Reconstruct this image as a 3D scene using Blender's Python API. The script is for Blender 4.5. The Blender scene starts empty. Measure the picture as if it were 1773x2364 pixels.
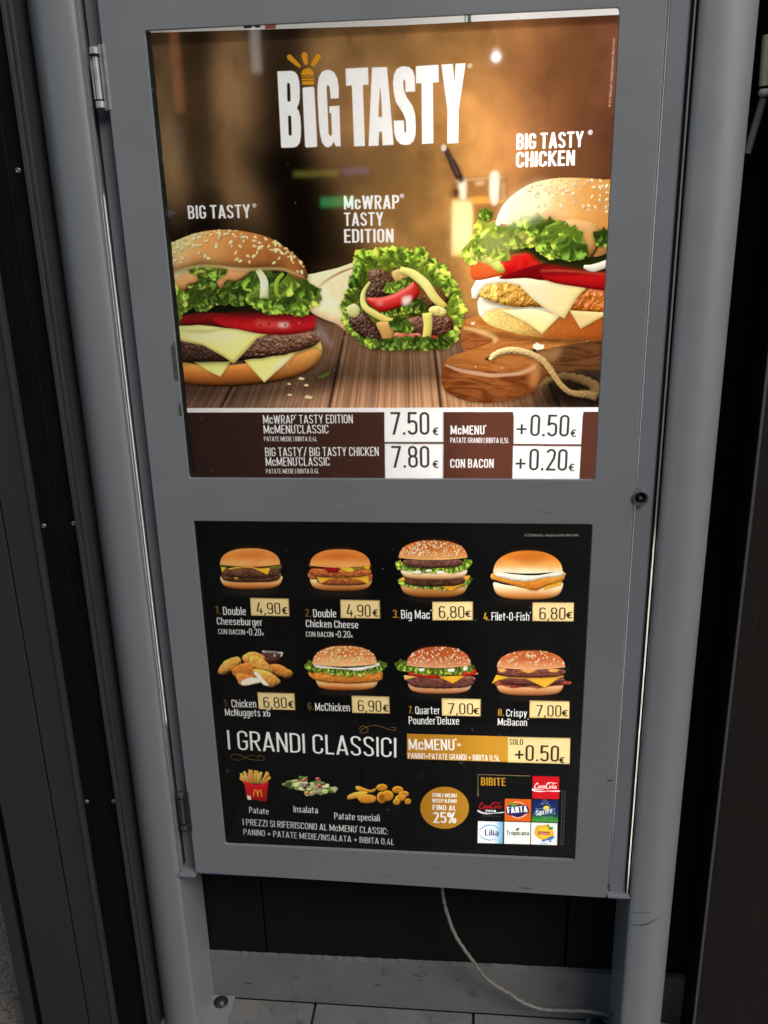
import bpy, bmesh, math, random
import numpy as np
from mathutils import Vector, Matrix

# ---------------------------------------------------------------- camera, sky, lamps, exposure
scene = bpy.context.scene
COL = scene.collection
SCAN_C = (0.4259, -1.2474, 0.3705)
SCAN_A = (1.2465, 0.1054, -0.0265)
cam_d = bpy.data.cameras.new('camera'); cam = bpy.data.objects.new('camera', cam_d); COL.objects.link(cam)
cam_d.sensor_fit = 'HORIZONTAL'; cam_d.sensor_width = 36.0; cam_d.lens = 36.0 * 2050.0 / 1773.0
cam_d.clip_start = 0.02; cam_d.clip_end = 500
cam.matrix_world = (Matrix.Translation(SCAN_C) @ Matrix.Rotation(SCAN_A[1], 4, 'Z') @ Matrix.Rotation(SCAN_A[0], 4, 'X') @ Matrix.Rotation(SCAN_A[2], 4, 'Z'))
scene.camera = cam
world = bpy.data.worlds.new('World'); scene.world = world; world.use_nodes = True
SUN_EL, SUN_AZ = math.radians(40), math.radians(42)     # azimuth measured from straight in front of the stand towards the right
wn = world.node_tree.nodes; sky = wn.new('ShaderNodeTexSky'); sky.sky_type = 'NISHITA'; sky.sun_disc = False
sky.sun_elevation = SUN_EL; sky.sun_rotation = math.pi - SUN_AZ
world.node_tree.links.new(sky.outputs[0], wn['Background'].inputs[0]); wn['Background'].inputs[1].default_value = 0.07
sd = bpy.data.lights.new('sun', 'SUN'); sd.energy = 1.5; sd.angle = math.radians(34); sd.color = (1.0, .945, .88)
sun = bpy.data.objects.new('sun', sd); COL.objects.link(sun)
sv = Vector((math.sin(SUN_AZ) * math.cos(SUN_EL), -math.cos(SUN_AZ) * math.cos(SUN_EL), math.sin(SUN_EL)))
sun.rotation_euler = sv.to_track_quat('Z', 'Y').to_euler()
vs = scene.view_settings; vs.view_transform = 'Standard'; vs.look = 'None'; vs.exposure = 1.0; vs.gamma = 1.0; vs.use_curve_mapping = False
scene.cycles.use_denoising = True; scene.cycles.max_bounces = 8
# the tubes inside the light box: long flat lamps standing behind the two posters, the brighter one to the right of the middle
def box_lamp(name, x, z, w, h, power, y=.098, col=(1, .985, .95)):
    d = bpy.data.lights.new(name, 'AREA'); d.shape = 'RECTANGLE'; d.size = w; d.size_y = h; d.energy = power; d.color = col
    o = bpy.data.objects.new(name, d); COL.objects.link(o); o.location = (x, y, z); o.rotation_euler = (math.radians(-90), 0, 0)
    return o

box_lamp('light_box_panel', .30, -.01, .62, 1.30, 1.02)
box_lamp('light_box_tube', .535, .0, .06, 1.26, 1.75)
box_lamp('light_box_bulb', .48, .40, .13, .18, .16, .07)
box_lamp('leak_lamp_low', .6906, -.40, .003, .62, .085, .03)  # added lamps in the side cavities, standing in for light leaking at the seams
box_lamp('leak_lamp_high', .6906, .15, .003, .50, .0012, .03)
box_lamp('leak_lamp_side', -.0863, -.02, .002, .85, .034, .03)
# ---------------------------------------------------------------- print artwork (flat print on the two posters)
# The artwork is traced in the coordinates of a flat-bed style scan of the reference; SC/SR/SF undo that scan's perspective so that every
# traced point lands at its true position in metres on the poster sheet.
SF = 2050.0
SC = np.array(SCAN_C)
_p, _y, _r = SCAN_A
def _rot():
    cx, sx, cy, sy, cr, sr = np.cos(_p), np.sin(_p), np.cos(_y), np.sin(_y), np.cos(_r), np.sin(_r)
    return (np.array([[cy, -sy, 0], [sy, cy, 0], [0, 0, 1]]) @ np.array([[1, 0, 0], [0, cx, -sx], [0, sx, cx]])
            @ np.array([[cr, -sr, 0], [sr, cr, 0], [0, 0, 1]]))
SR = _rot()
def on_sheet(P, ydep=0.010):
    P = np.atleast_2d(np.asarray(P, float))
    d = np.stack([(P[:, 0] - 886.5) / SF, -(P[:, 1] - 1182) / SF, -np.ones(len(P))], 1) @ SR.T
    t = (ydep - SC[1]) / d[:, 1]
    X = SC + d * t[:, None]
    return X[:, [0, 2]]

rs = np.random.RandomState(7)
_LAT = rs.rand(8, 256, 256).astype(np.float32)
def vnoise(x, y, k=0):
    xi = np.floor(x).astype(np.int32); yi = np.floor(y).astype(np.int32)
    fx = (x - xi).astype(np.float32); fy = (y - yi).astype(np.float32)
    fx = fx * fx * (3 - 2 * fx); fy = fy * fy * (3 - 2 * fy)
    L = _LAT[k % 8]; x0 = xi & 255; x1 = (xi + 1) & 255; y0 = yi & 255; y1 = (yi + 1) & 255
    a = L[y0, x0]; b = L[y0, x1]; c = L[y1, x0]; d = L[y1, x1]
    return (a + (b - a) * fx) * (1 - fy) + (c + (d - c) * fx) * fy
def fbm(x, y, o=4, k=0):
    s = 0; a = .5; t = 0
    for i in range(o):
        s = s + a * vnoise(x + 17.3 * i, y - 9.7 * i, k + i); t += a; a *= .5; x = x * 2.03; y = y * 2.03
    return s / t
def _box(a, r, ax):
    if r < 1: return a
    n = a.shape[ax]
    pad = [(0, 0), (0, 0)]; pad[ax] = (r + 1, r)
    c = np.cumsum(np.pad(a, pad, mode='edge'), axis=ax, dtype=np.float64)
    w = 2 * r + 1
    return ((c[w:w + n] - c[0:n]) if ax == 0 else (c[:, w:w + n] - c[:, 0:n])).astype(np.float32) / w
def blur(a, s):
    if s < .35: return a
    if s < 1.6:
        k = np.exp(-np.arange(-4, 5) ** 2 / (2 * s * s)); k /= k.sum()
        for ax in (0, 1):
            p = [(0, 0), (0, 0)]; p[ax] = (4, 4); b = np.pad(a, p, mode='edge'); n = a.shape[ax]
            a = sum(k[i] * (b[i:i + n] if ax == 0 else b[:, i:i + n]) for i in range(9)).astype(np.float32)
        return a
    r = max(1, int(round(s * .98)))
    for _ in range(3):
        a = _box(_box(a, r, 0), r, 1)
    return a
def shift(a, dx, dy):
    b = np.zeros_like(a); h, w = a.shape
    b[max(dy, 0):h + min(dy, 0), max(dx, 0):w + min(dx, 0)] = a[max(-dy, 0):h + min(-dy, 0), max(-dx, 0):w + min(-dx, 0)]
    return b
def lin(c):
    c = np.asarray(c, np.float32) / 255.
    return np.where(c <= .04045, c / 12.92, ((c + .055) / 1.055) ** 2.4).astype(np.float32)
def spline(P, closed=True, n=7):
    P = np.asarray(P, float)
    if len(P) < 3: return P
    out = []
    m = len(P)
    for i in range(m if closed else m - 1):
        if closed: a, b, c, d = P[i - 1], P[i], P[(i + 1) % m], P[(i + 2) % m]
        else: a, b, c, d = P[max(i - 1, 0)], P[i], P[i + 1], P[min(i + 2, m - 1)]
        t = np.linspace(0, 1, n, endpoint=False)[:, None]
        out.append(.5 * (2 * b + (c - a) * t + (2 * a - 5 * b + 4 * c - d) * t ** 2 + (3 * b - a - 3 * c + d) * t ** 3))
    if not closed: out.append(P[-1:])
    return np.concatenate(out)

class Art:
    """A square printed sheet of n x n dots; the light field of the box behind it (self.L) turns seen colours into ink colours."""
    def __init__(s, x0, ztop, size, n, L):
        s.x0, s.zt, s.k, s.n = x0, ztop, n / size, n
        s.img = np.zeros((n, n, 3), np.float32)
        yy, xx = np.mgrid[0:n, 0:n].astype(np.float32)
        s.X, s.Y = xx, yy
        s.L = L(x0 + (xx + .5) / s.k, ztop - (yy + .5) / s.k).astype(np.float32)
        s.view(0, 0, 1)
    def view(s, ox, oy, sc): s.o = (ox, oy, sc)
    def pt(s, P):
        P = np.atleast_2d(np.asarray(P, float))
        W = on_sheet(np.stack([s.o[0] + P[:, 0] / s.o[2], s.o[1] + P[:, 1] / s.o[2]], 1))
        return np.stack([(W[:, 0] - s.x0) * s.k, (s.zt - W[:, 1]) * s.k], 1)
    def mask(s, polys, pad=0):
        """Anti-aliased coverage of closed polygons given in dots (non-zero winding)."""
        A = np.concatenate(polys)
        x0 = int(max(0, np.floor(A[:, 0].min()) - pad)); x1 = int(min(s.n, np.ceil(A[:, 0].max()) + pad + 1))
        y0 = int(max(0, np.floor(A[:, 1].min()) - pad)); y1 = int(min(s.n, np.ceil(A[:, 1].max()) + pad + 1))
        if x1 <= x0 or y1 <= y0: return None, None
        SS = 4; h = (y1 - y0) * SS; w = x1 - x0
        acc = np.zeros((h, w + 2), np.float32)
        for P in polys:
            Q = np.roll(P, -1, 0)
            for (ax, ay), (bx, by) in zip(P, Q):
                if ay == by: continue
                sg = 1.
                if ay > by: ax, ay, bx, by = bx, by, ax, ay; sg = -1.
                r0 = max(0, int(np.ceil((ay - y0) * SS - .5))); r1 = min(h - 1, int(np.ceil((by - y0) * SS - .5)) - 1)
                if r1 < r0: continue
                r = np.arange(r0, r1 + 1)
                xc = ax + (bx - ax) * ((r + .5) / SS + y0 - ay) / (by - ay) - x0
                xc = np.clip(xc, 0, w); xi = xc.astype(int); f = xc - xi
                acc[r, xi] += sg * (1 - f); acc[r, xi + 1] += sg * f
        c = np.clip(np.abs(np.cumsum(acc, 1)[:, :w]), 0, 1)
        return (slice(y0, y1), slice(x0, x1)), c.reshape(y1 - y0, SS, w).mean(1)
    def comp(s, sl, cov, rgb, paper=False):
        """rgb in linear light as seen (divided by the lamp field) or, with paper, as ink."""
        if not paper: rgb = rgb / s.L[sl][..., None]
        s.img[sl] += (np.clip(rgb, 0, 1.0) - s.img[sl]) * cov[..., None]
    def fill(s, pts, col, smooth=True, puff=0, sig=8, light=(-.45, -.75), bump=None, mott=None, grain=0, shadow=None, rim=None, soft=0,
             alpha=1, ang=90, clip=None, raw=False, paper=False, spec=None, rough=0, rf=.12):
        if raw: P = np.asarray(pts, float)
        else: P = s.pt(spline(pts) if smooth else pts)
        if rough:
            k = np.arange(len(P)); c = P.mean(0); seed = rs.rand() * 99
            P = spline(P, n=3) if len(P) < 60 else P
            d = P - c; t = np.cumsum(np.hypot(*np.diff(P, axis=0, append=P[:1]).T))
            P = P + d / (np.hypot(d[:, 0], d[:, 1])[:, None] + 1e-6) * ((fbm(t * rf + seed, t * 0 + seed, 3, 2) - .5) * 2 * rough)[:, None]
        pad = int(3 * max(soft, shadow[2] if shadow else 0, 1) + 6 + (max(abs(shadow[0]), abs(shadow[1])) if shadow else 0))
        sl, cov = s.mask([P], pad)
        if sl is None: return None
        if soft: cov = blur(cov, soft)
        if clip is not None: cov = cov * clip[sl]
        if shadow:
            dx, dy, sg, a = shadow
            sh = blur(shift(cov, int(dx), int(dy)), sg) * a
            if clip is not None: sh = sh * clip[sl]
            s.img[sl] *= (1 - sh)[..., None]
        X, Y = s.X[sl], s.Y[sl]
        mn, mx = P.min(0), P.max(0)
        if callable(col): rgb = col((X - mn[0]) / (mx[0] - mn[0] + 1e-6), (Y - mn[1]) / (mx[1] - mn[1] + 1e-6), X, Y)
        elif isinstance(col, list):
            a = np.radians(ang); dx, dy = np.cos(a), np.sin(a)
            pr = P[:, 0] * dx + P[:, 1] * dy; t = (X * dx + Y * dy - pr.min()) / (np.ptp(pr) + 1e-6)
            ts = [q[0] for q in col]; cs = np.array([lin(q[1]) for q in col])
            rgb = np.stack([np.interp(t, ts, cs[:, i]) for i in range(3)], -1).astype(np.float32)
        else: rgb = np.broadcast_to(lin(col), X.shape + (3,)).copy()
        if mott:
            f, a, c2 = mott[:3]; st = mott[3] if len(mott) > 3 else 1
            m = np.clip((fbm(X * f, Y * f * st, 4, 3) - .5) * 3.2 + .5, 0, 1) * a
            rgb = rgb + (lin(c2) - rgb) * m[..., None]
        if puff or bump:
            h = np.zeros_like(X)
            if puff: h = h + (blur(cov, sig) + .5 * blur(cov, sig * .4)) * sig * 1.2
            if bump:
                f, a = bump[:2]; st = bump[2] if len(bump) > 2 else 1
                h = h + fbm(X * f, Y * f * st, 4, 5) * a / f * .5
            gy, gx = np.gradient(h)
            nz = 1 / np.sqrt(1 + gx * gx + gy * gy); nx, ny = -gx * nz, -gy * nz
            lz = .62; ll = np.array([light[0], light[1], lz]); ll = ll / np.linalg.norm(ll)
            lam = nx * ll[0] + ny * ll[1] + nz * ll[2]
            m = 1 + (puff or 1) * (lam - ll[2]) * 1.5
            rgb = rgb * np.clip(m, .08, 2.6)[..., None]
            if spec:
                hx = np.array([ll[0], ll[1], ll[2] + 1]); hx = hx / np.linalg.norm(hx)
                rgb = rgb + (np.clip(nx * hx[0] + ny * hx[1] + nz * hx[2], 0, 1) ** spec[1] * spec[0])[..., None]
        if grain: rgb = rgb * (1 + grain * (rs.rand(*X.shape).astype(np.float32) - .5))[..., None]
        if rim:
            w, c2, a = rim
            e = np.clip(1 - blur(cov, w) , 0, 1) * 2 * a; e = np.clip(e, 0, 1)
            rgb = rgb + (lin(c2) - rgb) * e[..., None]
        s.comp(sl, cov * alpha, rgb, paper)
        return sl, cov
    def stroke(s, pts, w, col, smooth=True, **kw):
        P = s.pt(spline(pts, False, 9) if smooth else pts)
        a, b = s.pt([pts[0], (pts[0][0] + 50, pts[0][1])])
        w = np.interp(np.linspace(0, 1, len(P)), np.linspace(0, 1, len(np.atleast_1d(w))), np.atleast_1d(w)) * .5 * np.hypot(*(b - a)) / 50
        d = np.gradient(P, axis=0); d /= np.hypot(d[:, 0], d[:, 1])[:, None] + 1e-9
        n = np.stack([-d[:, 1], d[:, 0]], 1) * w[:, None]
        return s.fill(np.concatenate([P + n, (P - n)[::-1]]), col, raw=True, **kw)
    # -------------------------------------------------- lettering: a condensed single-stroke grotesque drawn from lines and arcs
    def text(s, txt, a, b, top, wt=.13, col=(255, 255, 255), paper=True, alpha=1, soft=0, slant=0, curve=0):
        """baseline from a to b, top = a point on the cap line above a."""
        A, B, T = s.pt([a, b, top])
        u = (B - A); wid = np.hypot(*u); u = u / wid; v = np.array([u[1], -u[0]])
        H = abs((T - A) @ v)
        gl, adv = layout(txt, wt)
        sx = wid / adv
        polys = []
        for P in gl:
            Q = P * [sx, H]
            Q = Q + np.stack([Q[:, 1] * slant, curve * np.sin(Q[:, 0] / wid * np.pi) * H], 1)
            polys.append(A + Q[:, :1] * u + Q[:, 1:] * v)
        polys = [p if _area(p) > 0 else p[::-1] for p in polys]
        sl, c = s.mask(polys, 2)
        if sl is None: return
        if soft: c = blur(c, soft)
        s.comp(sl, c * alpha, np.broadcast_to(lin(col), c.shape + (3,)), paper)
def _area(P):
    Q = np.roll(P, -1, 0)
    return (P[:, 0] * Q[:, 1] - Q[:, 0] * P[:, 1]).sum()
def _arc(cx, cy, rx, ry, a0, a1, n=8):
    t = np.radians(np.linspace(a0, a1, n))
    return [(cx + rx * np.cos(q), cy + ry * np.sin(q)) for q in t]
def _ribbon(P, t):
    P = np.asarray(P, float); tx, ty = t
    d = np.gradient(P, axis=0) if len(P) > 2 else np.repeat([P[1] - P[0]], 2, 0)
    m = np.hypot(d[:, 0] / 1, d[:, 1]) + 1e-9
    n = np.stack([-d[:, 1] / m * tx * .5, d[:, 0] / m * ty * .5], 1)
    return np.concatenate([P + n, (P - n)[::-1]])
def glyph(ch, t):
    """strokes (centre lines) of one letter, cap height 1; t = stroke weight. Returns (strokes, width)."""
    h = t / 2; th = min(t, .125); q = th / 2
    def U(w, y0, y1):   # rounded box
        r = min(.17, (w - t) / 2); x0, x1 = h, w - h; a, b = y0 + q, y1 - q
        return _arc(x1 - r, b - r, r, r, 0, 90, 5) + _arc(x0 + r, b - r, r, r, 90, 180, 5) + _arc(x0 + r, a + r, r, r, 180, 270, 5) + _arc(x1 - r, a + r, r, r, 270, 360, 5) + [(x1, b - r)]
    w = .30 + t; xh = .74
    V = lambda x, a=0., b=1.: [(x, a), (x, b)]
    def bowl(y0, y1, x0, x1):  # D-shape open to the left
        r = min(.16, (y1 - y0 - th) / 2, x1 - x0)
        return [(x0, y1 - q)] + _arc(x1 - r, y1 - q - r, r, r, 90, 0, 5) + _arc(x1 - r, y0 + q + r, r, r, 0, -90, 5) + [(x0, y0 + q)]
    def Sx(w, y0, y1):
        r = min(.15, (w - t) / 2); m = (y0 + y1) / 2; g = (y1 - y0)
        return _arc(w - h - r, y1 - q - r, r, r, -12, 90, 5) + _arc(h + r, y1 - q - r, r, r, 90, 185, 6) + [(h + .03, m + .11 * g), (w / 2, m), (w - h - .03, m - .11 * g)] + _arc(w - h - r, y0 + q + r, r, r, 0, -90, 6) + _arc(h + r, y0 + q + r, r, r, 270, 168, 5)
    def Cx(w, y0, y1, a=18):
        r = min(.17, (w - t) / 2); x0, x1 = h, w - h
        return [(x1, y1 - q - r - .1)] + _arc(x1 - r, y1 - q - r, r, r, 0, 90, 5) + _arc(x0 + r, y1 - q - r, r, r, 90, 180, 5) + _arc(x0 + r, y0 + q + r, r, r, 180, 270, 5) + _arc(x1 - r, y0 + q + r, r, r, 270, 360, 5) + [(x1, y0 + q + r + .1)]
    R = w - h
    if ch == ' ': return [], .20
    if ch == 'A': w += .05; return [[(h * .9, 0), (w / 2, 1)], [(w / 2, 1), (w - h * .9, 0)], [(.12, .25), (w - .12, .25)]], w
    if ch == 'B': return [V(h), bowl(.5 - q, 1, h, R - .015), bowl(0, .5 + q, h, R)], w
    if ch == 'C': return [Cx(w, 0, 1)], w
    if ch == 'D': return [V(h), bowl(0, 1, h, R)], w
    if ch == 'E': w -= .05; return [V(h), [(h, 1 - q), (w, 1 - q)], [(h, .52), (w - .03, .52)], [(h, q), (w, q)]], w
    if ch == 'F': w -= .06; return [V(h), [(h, 1 - q), (w, 1 - q)], [(h, .5), (w - .03, .5)]], w
    if ch == 'G': return [Cx(w, 0, 1), [(w - h, .27), (w - h, .5)], [(w * .52, .5 - q), (w, .5 - q)]], w
    if ch == 'H': return [V(h), V(w - h), [(h, .5), (w - h, .5)]], w
    if ch == 'I': return [V(h)], t
    if ch == 'J': w -= .06; r = .14; return [[(w - h, 1), (w - h, q + r)] + _arc(w - h - r, q + r, r, r, 0, -150, 7)], w
    if ch == 'K': w += .02; return [V(h), [(h, .38), (w - h * .8, 1)], [(h + .1, .52), (w - h * .7, 0)]], w
    if ch == 'L': w -= .07; return [V(h), [(h, q), (w, q)]], w
    if ch == 'M': w += .16; return [V(h), V(w - h), [(h, 1), (w / 2, .12)], [(w / 2, .12), (w - h, 1)]], w
    if ch == 'N': w += .02; return [V(h), V(w - h), [(h, 1), (w - h, 0)]], w
    if ch in 'O0': return [U(w - (.01 if ch == '0' else 0), 0, 1)], w
    if ch == 'P': return [V(h), bowl(.42, 1, h, R)], w
    if ch == 'Q': return [U(w, 0, 1), [(w * .55, .2), (w + .02, -.05)]], w
    if ch == 'R': return [V(h), bowl(.44, 1, h, R), [(w * .5, .46), (w - h * .8, 0)]], w
    if ch == 'S': return [Sx(w, 0, 1)], w
    if ch == 'T': w += .0; return [V(w / 2), [(0, 1 - q), (w, 1 - q)]], w
    if ch == 'U': r = .17; r = min(r, (w - t) / 2); return [[(h, 1), (h, q + r)] + _arc(h + r, q + r, r, r, 180, 270, 5) + _arc(w - h - r, q + r, r, r, 270, 360, 5) + [(w - h, 1)]], w
    if ch == 'V': w += .04; return [[(h * .9, 1), (w / 2, 0)], [(w / 2, 0), (w - h * .9, 1)]], w
    if ch == 'W': w += .26; return [[(h, 1), (w * .27, 0)], [(w * .27, 0), (w / 2, .95)], [(w / 2, .95), (w * .73, 0)], [(w * .73, 0), (w - h, 1)]], w
    if ch == 'X': return [[(h, 1), (w - h, 0)], [(h, 0), (w - h, 1)]], w
    if ch == 'Y': w += .04; return [[(h * .9, 1), (w / 2, .42)], [(w - h * .9, 1), (w / 2, .42)], V(w / 2, 0, .46)], w
    if ch == 'Z': return [[(0, 1 - q), (w, 1 - q)], [(w - h, 1 - q), (h, q)], [(0, q), (w, q)]], w
    lw = .26 + t
    if ch == 'a': return [[(h + .02, xh - .13)] + _arc(h + .12, xh - q - .12, .11, .12, 150, 90, 4) + _arc(lw - h - .12, xh - q - .12, .12, .12, 90, 0, 5) + [(lw - h, 0)], U(lw, 0, .44)], lw
    if ch == 'b': return [V(h, 0, 1.02), U(lw, 0, xh)], lw
    if ch == 'c': return [Cx(lw - .02, 0, xh)], lw - .02
    if ch == 'd': return [V(lw - h, 0, 1.02), U(lw, 0, xh)], lw
    if ch == 'e': r = .13; return [[(h, .38), (lw - h, .38), (lw - h, xh - q - r)] + _arc(lw - h - r, xh - q - r, r, r, 0, 90, 5) + _arc(h + r, xh - q - r, r, r, 90, 180, 5) + _arc(h + r, q + r, r, r, 180, 270, 5) + _arc(lw - h - r, q + r, r, r, 270, 345, 5)], lw
    if ch == 'f': lw = .2 + t; return [[(h + .07, 0), (h + .07, .86)] + _arc(h + .17, .87, .1, .12, 180, 90, 5) + [(lw, 1 - q)], [(0, xh - q), (lw - .02, xh - q)]], lw
    if ch == 'g': return [U(lw, 0, xh), [(lw - h, xh), (lw - h, -.12)] + _arc(lw - h - .12, -.12, .12, .12, 0, -90, 5) + _arc(h + .12, -.12, .12, .12, 270, 200, 4)], lw
    if ch == 'h': r = .12; return [V(h, 0, 1.02), _arc(h + r, xh - q - r, r, r, 180, 90, 5) + _arc(lw - h - r, xh - q - r, r, r, 90, 0, 5) + [(lw - h, 0)]], lw
    if ch == 'i': return [V(h, 0, xh), V(h, .87, 1.02)], t
    if ch == 'k': return [V(h, 0, 1.02), [(h, .26), (lw - h * .8, xh)], [(h + .08, .36), (lw - h * .6, 0)]], lw
    if ch == 'l': return [V(h, 0, 1.02)], t
    if ch == 'm': r = .1; m = .44 + t; c = m / 2; return [V(h, 0, xh), _arc(h + r, xh - q - r, r, r, 180, 90, 4) + _arc(c - r, xh - q - r, r, r, 90, 0, 4) + [(c, 0)], _arc(c + r, xh - q - r, r, r, 180, 90, 4) + _arc(m - h - r, xh - q - r, r, r, 90, 0, 4) + [(m - h, 0)]], m
    if ch == 'n': r = .12; return [V(h, 0, xh), _arc(h + r, xh - q - r, r, r, 180, 90, 5) + _arc(lw - h - r, xh - q - r, r, r, 90, 0, 5) + [(lw - h, 0)]], lw
    if ch == 'o': return [U(lw, 0, xh)], lw
    if ch == 'p': return [V(h, -.22, xh), U(lw, 0, xh)], lw
    if ch == 'r': r = .14; return [V(h, 0, xh), _arc(h + r, xh - q - r, r, r, 180, 80, 5)], .2 + t * .6
    if ch == 's': return [Sx(lw - .03, 0, xh)], lw - .03
    if ch == 't': lw = .2 + t * .8; return [[(h + .06, .94), (h + .06, q + .1)] + _arc(h + .16, q + .1, .1, .1, 180, 270, 4), [(0, xh - q), (lw, xh - q)]], lw
    if ch == 'u': r = .12; return [V(lw - h, 0, xh), [(h, xh)] + _arc(h + r, q + r, r, r, 180, 270, 5) + _arc(lw - h - r, q + r, r, r, 270, 360, 5)], lw
    if ch == 'v': return [[(h * .9, xh), (lw / 2, 0)], [(lw / 2, 0), (lw - h * .9, xh)]], lw
    if ch == 'x': return [[(h * .9, xh), (lw - h * .9, 0)], [(h * .9, 0), (lw - h * .9, xh)]], lw
    if ch == 'y': return [[(h * .9, xh), (lw / 2, 0)], [(lw - h * .9, xh), (lw * .3, -.22)]], lw
    if ch == 'z': return [[(0, xh - q), (lw, xh - q)], [(lw - h, xh - q), (h, q)], [(0, q), (lw, q)]], lw
    if ch == '1': return [V(.14 + h), [(.02, .82), (.14 + h, .97)]], .14 + t
    if ch == '2': r = min(.16, (w - t) / 2); return [_arc(h + r, 1 - q - r, r, r, 175, 90, 5) + _arc(w - h - r, 1 - q - r, r, r, 90, -10, 6) + [(w - h - .04, .55), (h + .01, q)], [(0, q), (w, q)]], w
    if ch == '3': return [[(h, .8)] + _arc(h + .14, 1 - q - .14, .14, .14, 170, 90, 4) + bowl(.5 - q, 1, w * .5, R)[1:-1] + [(w * .42, .5)], [(w * .42, .5)] + bowl(0, .5 + q, w * .5, R)[1:-1] + _arc(h + .14, q + .14, .14, .14, 270, 185, 4)], w
    if ch == '4': return [[(w * .5, 1), (h * .8, .24)], [(0, .24), (w, .24)], V(w * .72, 0, .5)], w
    if ch == '5': return [[(w - .03, 1 - q), (h + .02, 1 - q)], [(h + .02, 1), (h, .5)], [(h, .52)] + _arc(h + .14, .47, .13, .13, 140, 90, 3) + _arc(R - .15, .6 - .15, .15, .15, 90, 0, 5) + _arc(R - .15, q + .15, .15, .15, 0, -90, 5) + _arc(h + .14, q + .14, .14, .14, 270, 180, 5)], w
    if ch == '6': return [U(w, 0, .62), [(h, .3), (h, 1 - q - .17)] + _arc(h + .15, 1 - q - .15, .15, .15, 180, 90, 4) + _arc(R - .15, 1 - q - .15, .15, .15, 90, 10, 4)], w
    if ch == '7': return [[(0, 1 - q), (w, 1 - q)], [(w - h, 1 - q), (w * .3, 0)]], w
    if ch == '8': return [U(w, 0, .53 + q), U(w - .02, .53 - q, 1)], w
    if ch == '9': return [U(w, .38, 1), [(w - h, .7), (w - h, q + .17)] + _arc(R - .15, q + .15, .15, .15, 0, -90, 4) + _arc(h + .15, q + .15, .15, .15, 270, 190, 4)], w
    if ch == '.': return [V(h + .01, 0, th * 1.15)], t + .02
    if ch == ',': return [[(h + .02, th * 1.1), (h + .02, -.01)], [(h + .03, .05), (h - .02, -.13)]], t + .03
    if ch == ':': return [V(h, 0, th * 1.1), V(h, .5, .5 + th * 1.1)], t
    if ch == '/': return [[(h * .6, -.04), (.3, 1.02)]], .32
    if ch == '|': return [V(h * .7, -.1, 1.05)], t * .7
    if ch == '+': w = .42; return [[(0, .42), (w, .42)], [(w / 2, .17), (w / 2, .67)]], w
    if ch == '-': return [[(0, .42), (.22, .42)]], .22
    if ch == '=': return [[(0, .3), (.36, .3)], [(0, .54), (.36, .54)]], .36
    if ch == '~': return [[(.02, .9), (.02, 1.06)]], .02   # registered mark too small to read
    if ch == "'": return [[(h, .8), (h, 1.02)]], t
    if ch == '%': return [[(.12, 0), (.5, 1)], [tuple(p) for p in np.array(_arc(.13, .77, .1, .19, 0, 360, 11))], [tuple(p) for p in np.array(_arc(.49, .23, .1, .19, 0, 360, 11))]], .62
    if ch == 'e_': return [], 0
    if ch == '\u20ac': w = .42; return [_arc(.27, .36, .17, .35, 50, 310, 12), [(0, .43), (.32, .43)], [(0, .3), (.3, .3)]], w
    if ch in '\u00a9\u00ae': return [_arc(.3, .5, .3, .45, 0, 360, 14), [(.22, .25), (.22, .75)], _arc(.26, .62, .13, .13, 90, -90, 5), [(.28, .5), (.42, .25)]], .6
    return [], .3
def layout(txt, wt):
    x = 0; out = []; tr = .085
    for ch in txt:
        st, w = glyph(ch, wt)
        for S in st:
            S = np.asarray(S, float)
            hv = min(wt, .125) if wt > .125 else wt
            dxy = np.abs(S[-1] - S[0])
            if len(S) == 2:
                if dxy[0] < .02: P = _ribbon(S, (wt, wt))          # upright stem
                elif dxy[1] < .02: P = _ribbon(S, (wt, hv))        # bar
                else:                                              # diagonal, cut level
                    sx = wt * .54
                    P = np.array([S[0] + [-sx, 0], S[0] + [sx, 0], S[1] + [sx, 0], S[1] + [-sx, 0]])
                    if abs(S[1][1] - S[0][1]) < .35: P = _ribbon(S, (wt * .8, wt * .8))
            else: P = _ribbon(S, (wt, hv))
            out.append(P + [x, 0])
        x += w + (tr if ch != ' ' else .0)
    return out, x - tr
WHITE = (255, 255, 255)
def smooth01(t): t = np.clip(t, 0, 1); return t * t * (3 - 2 * t)
def mixc(a, b, t): return a + (b - a) * t[..., None]
GREENS = [(42, 60, 18), (66, 92, 28), (98, 126, 40), (134, 158, 56), (176, 190, 84)]
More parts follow.
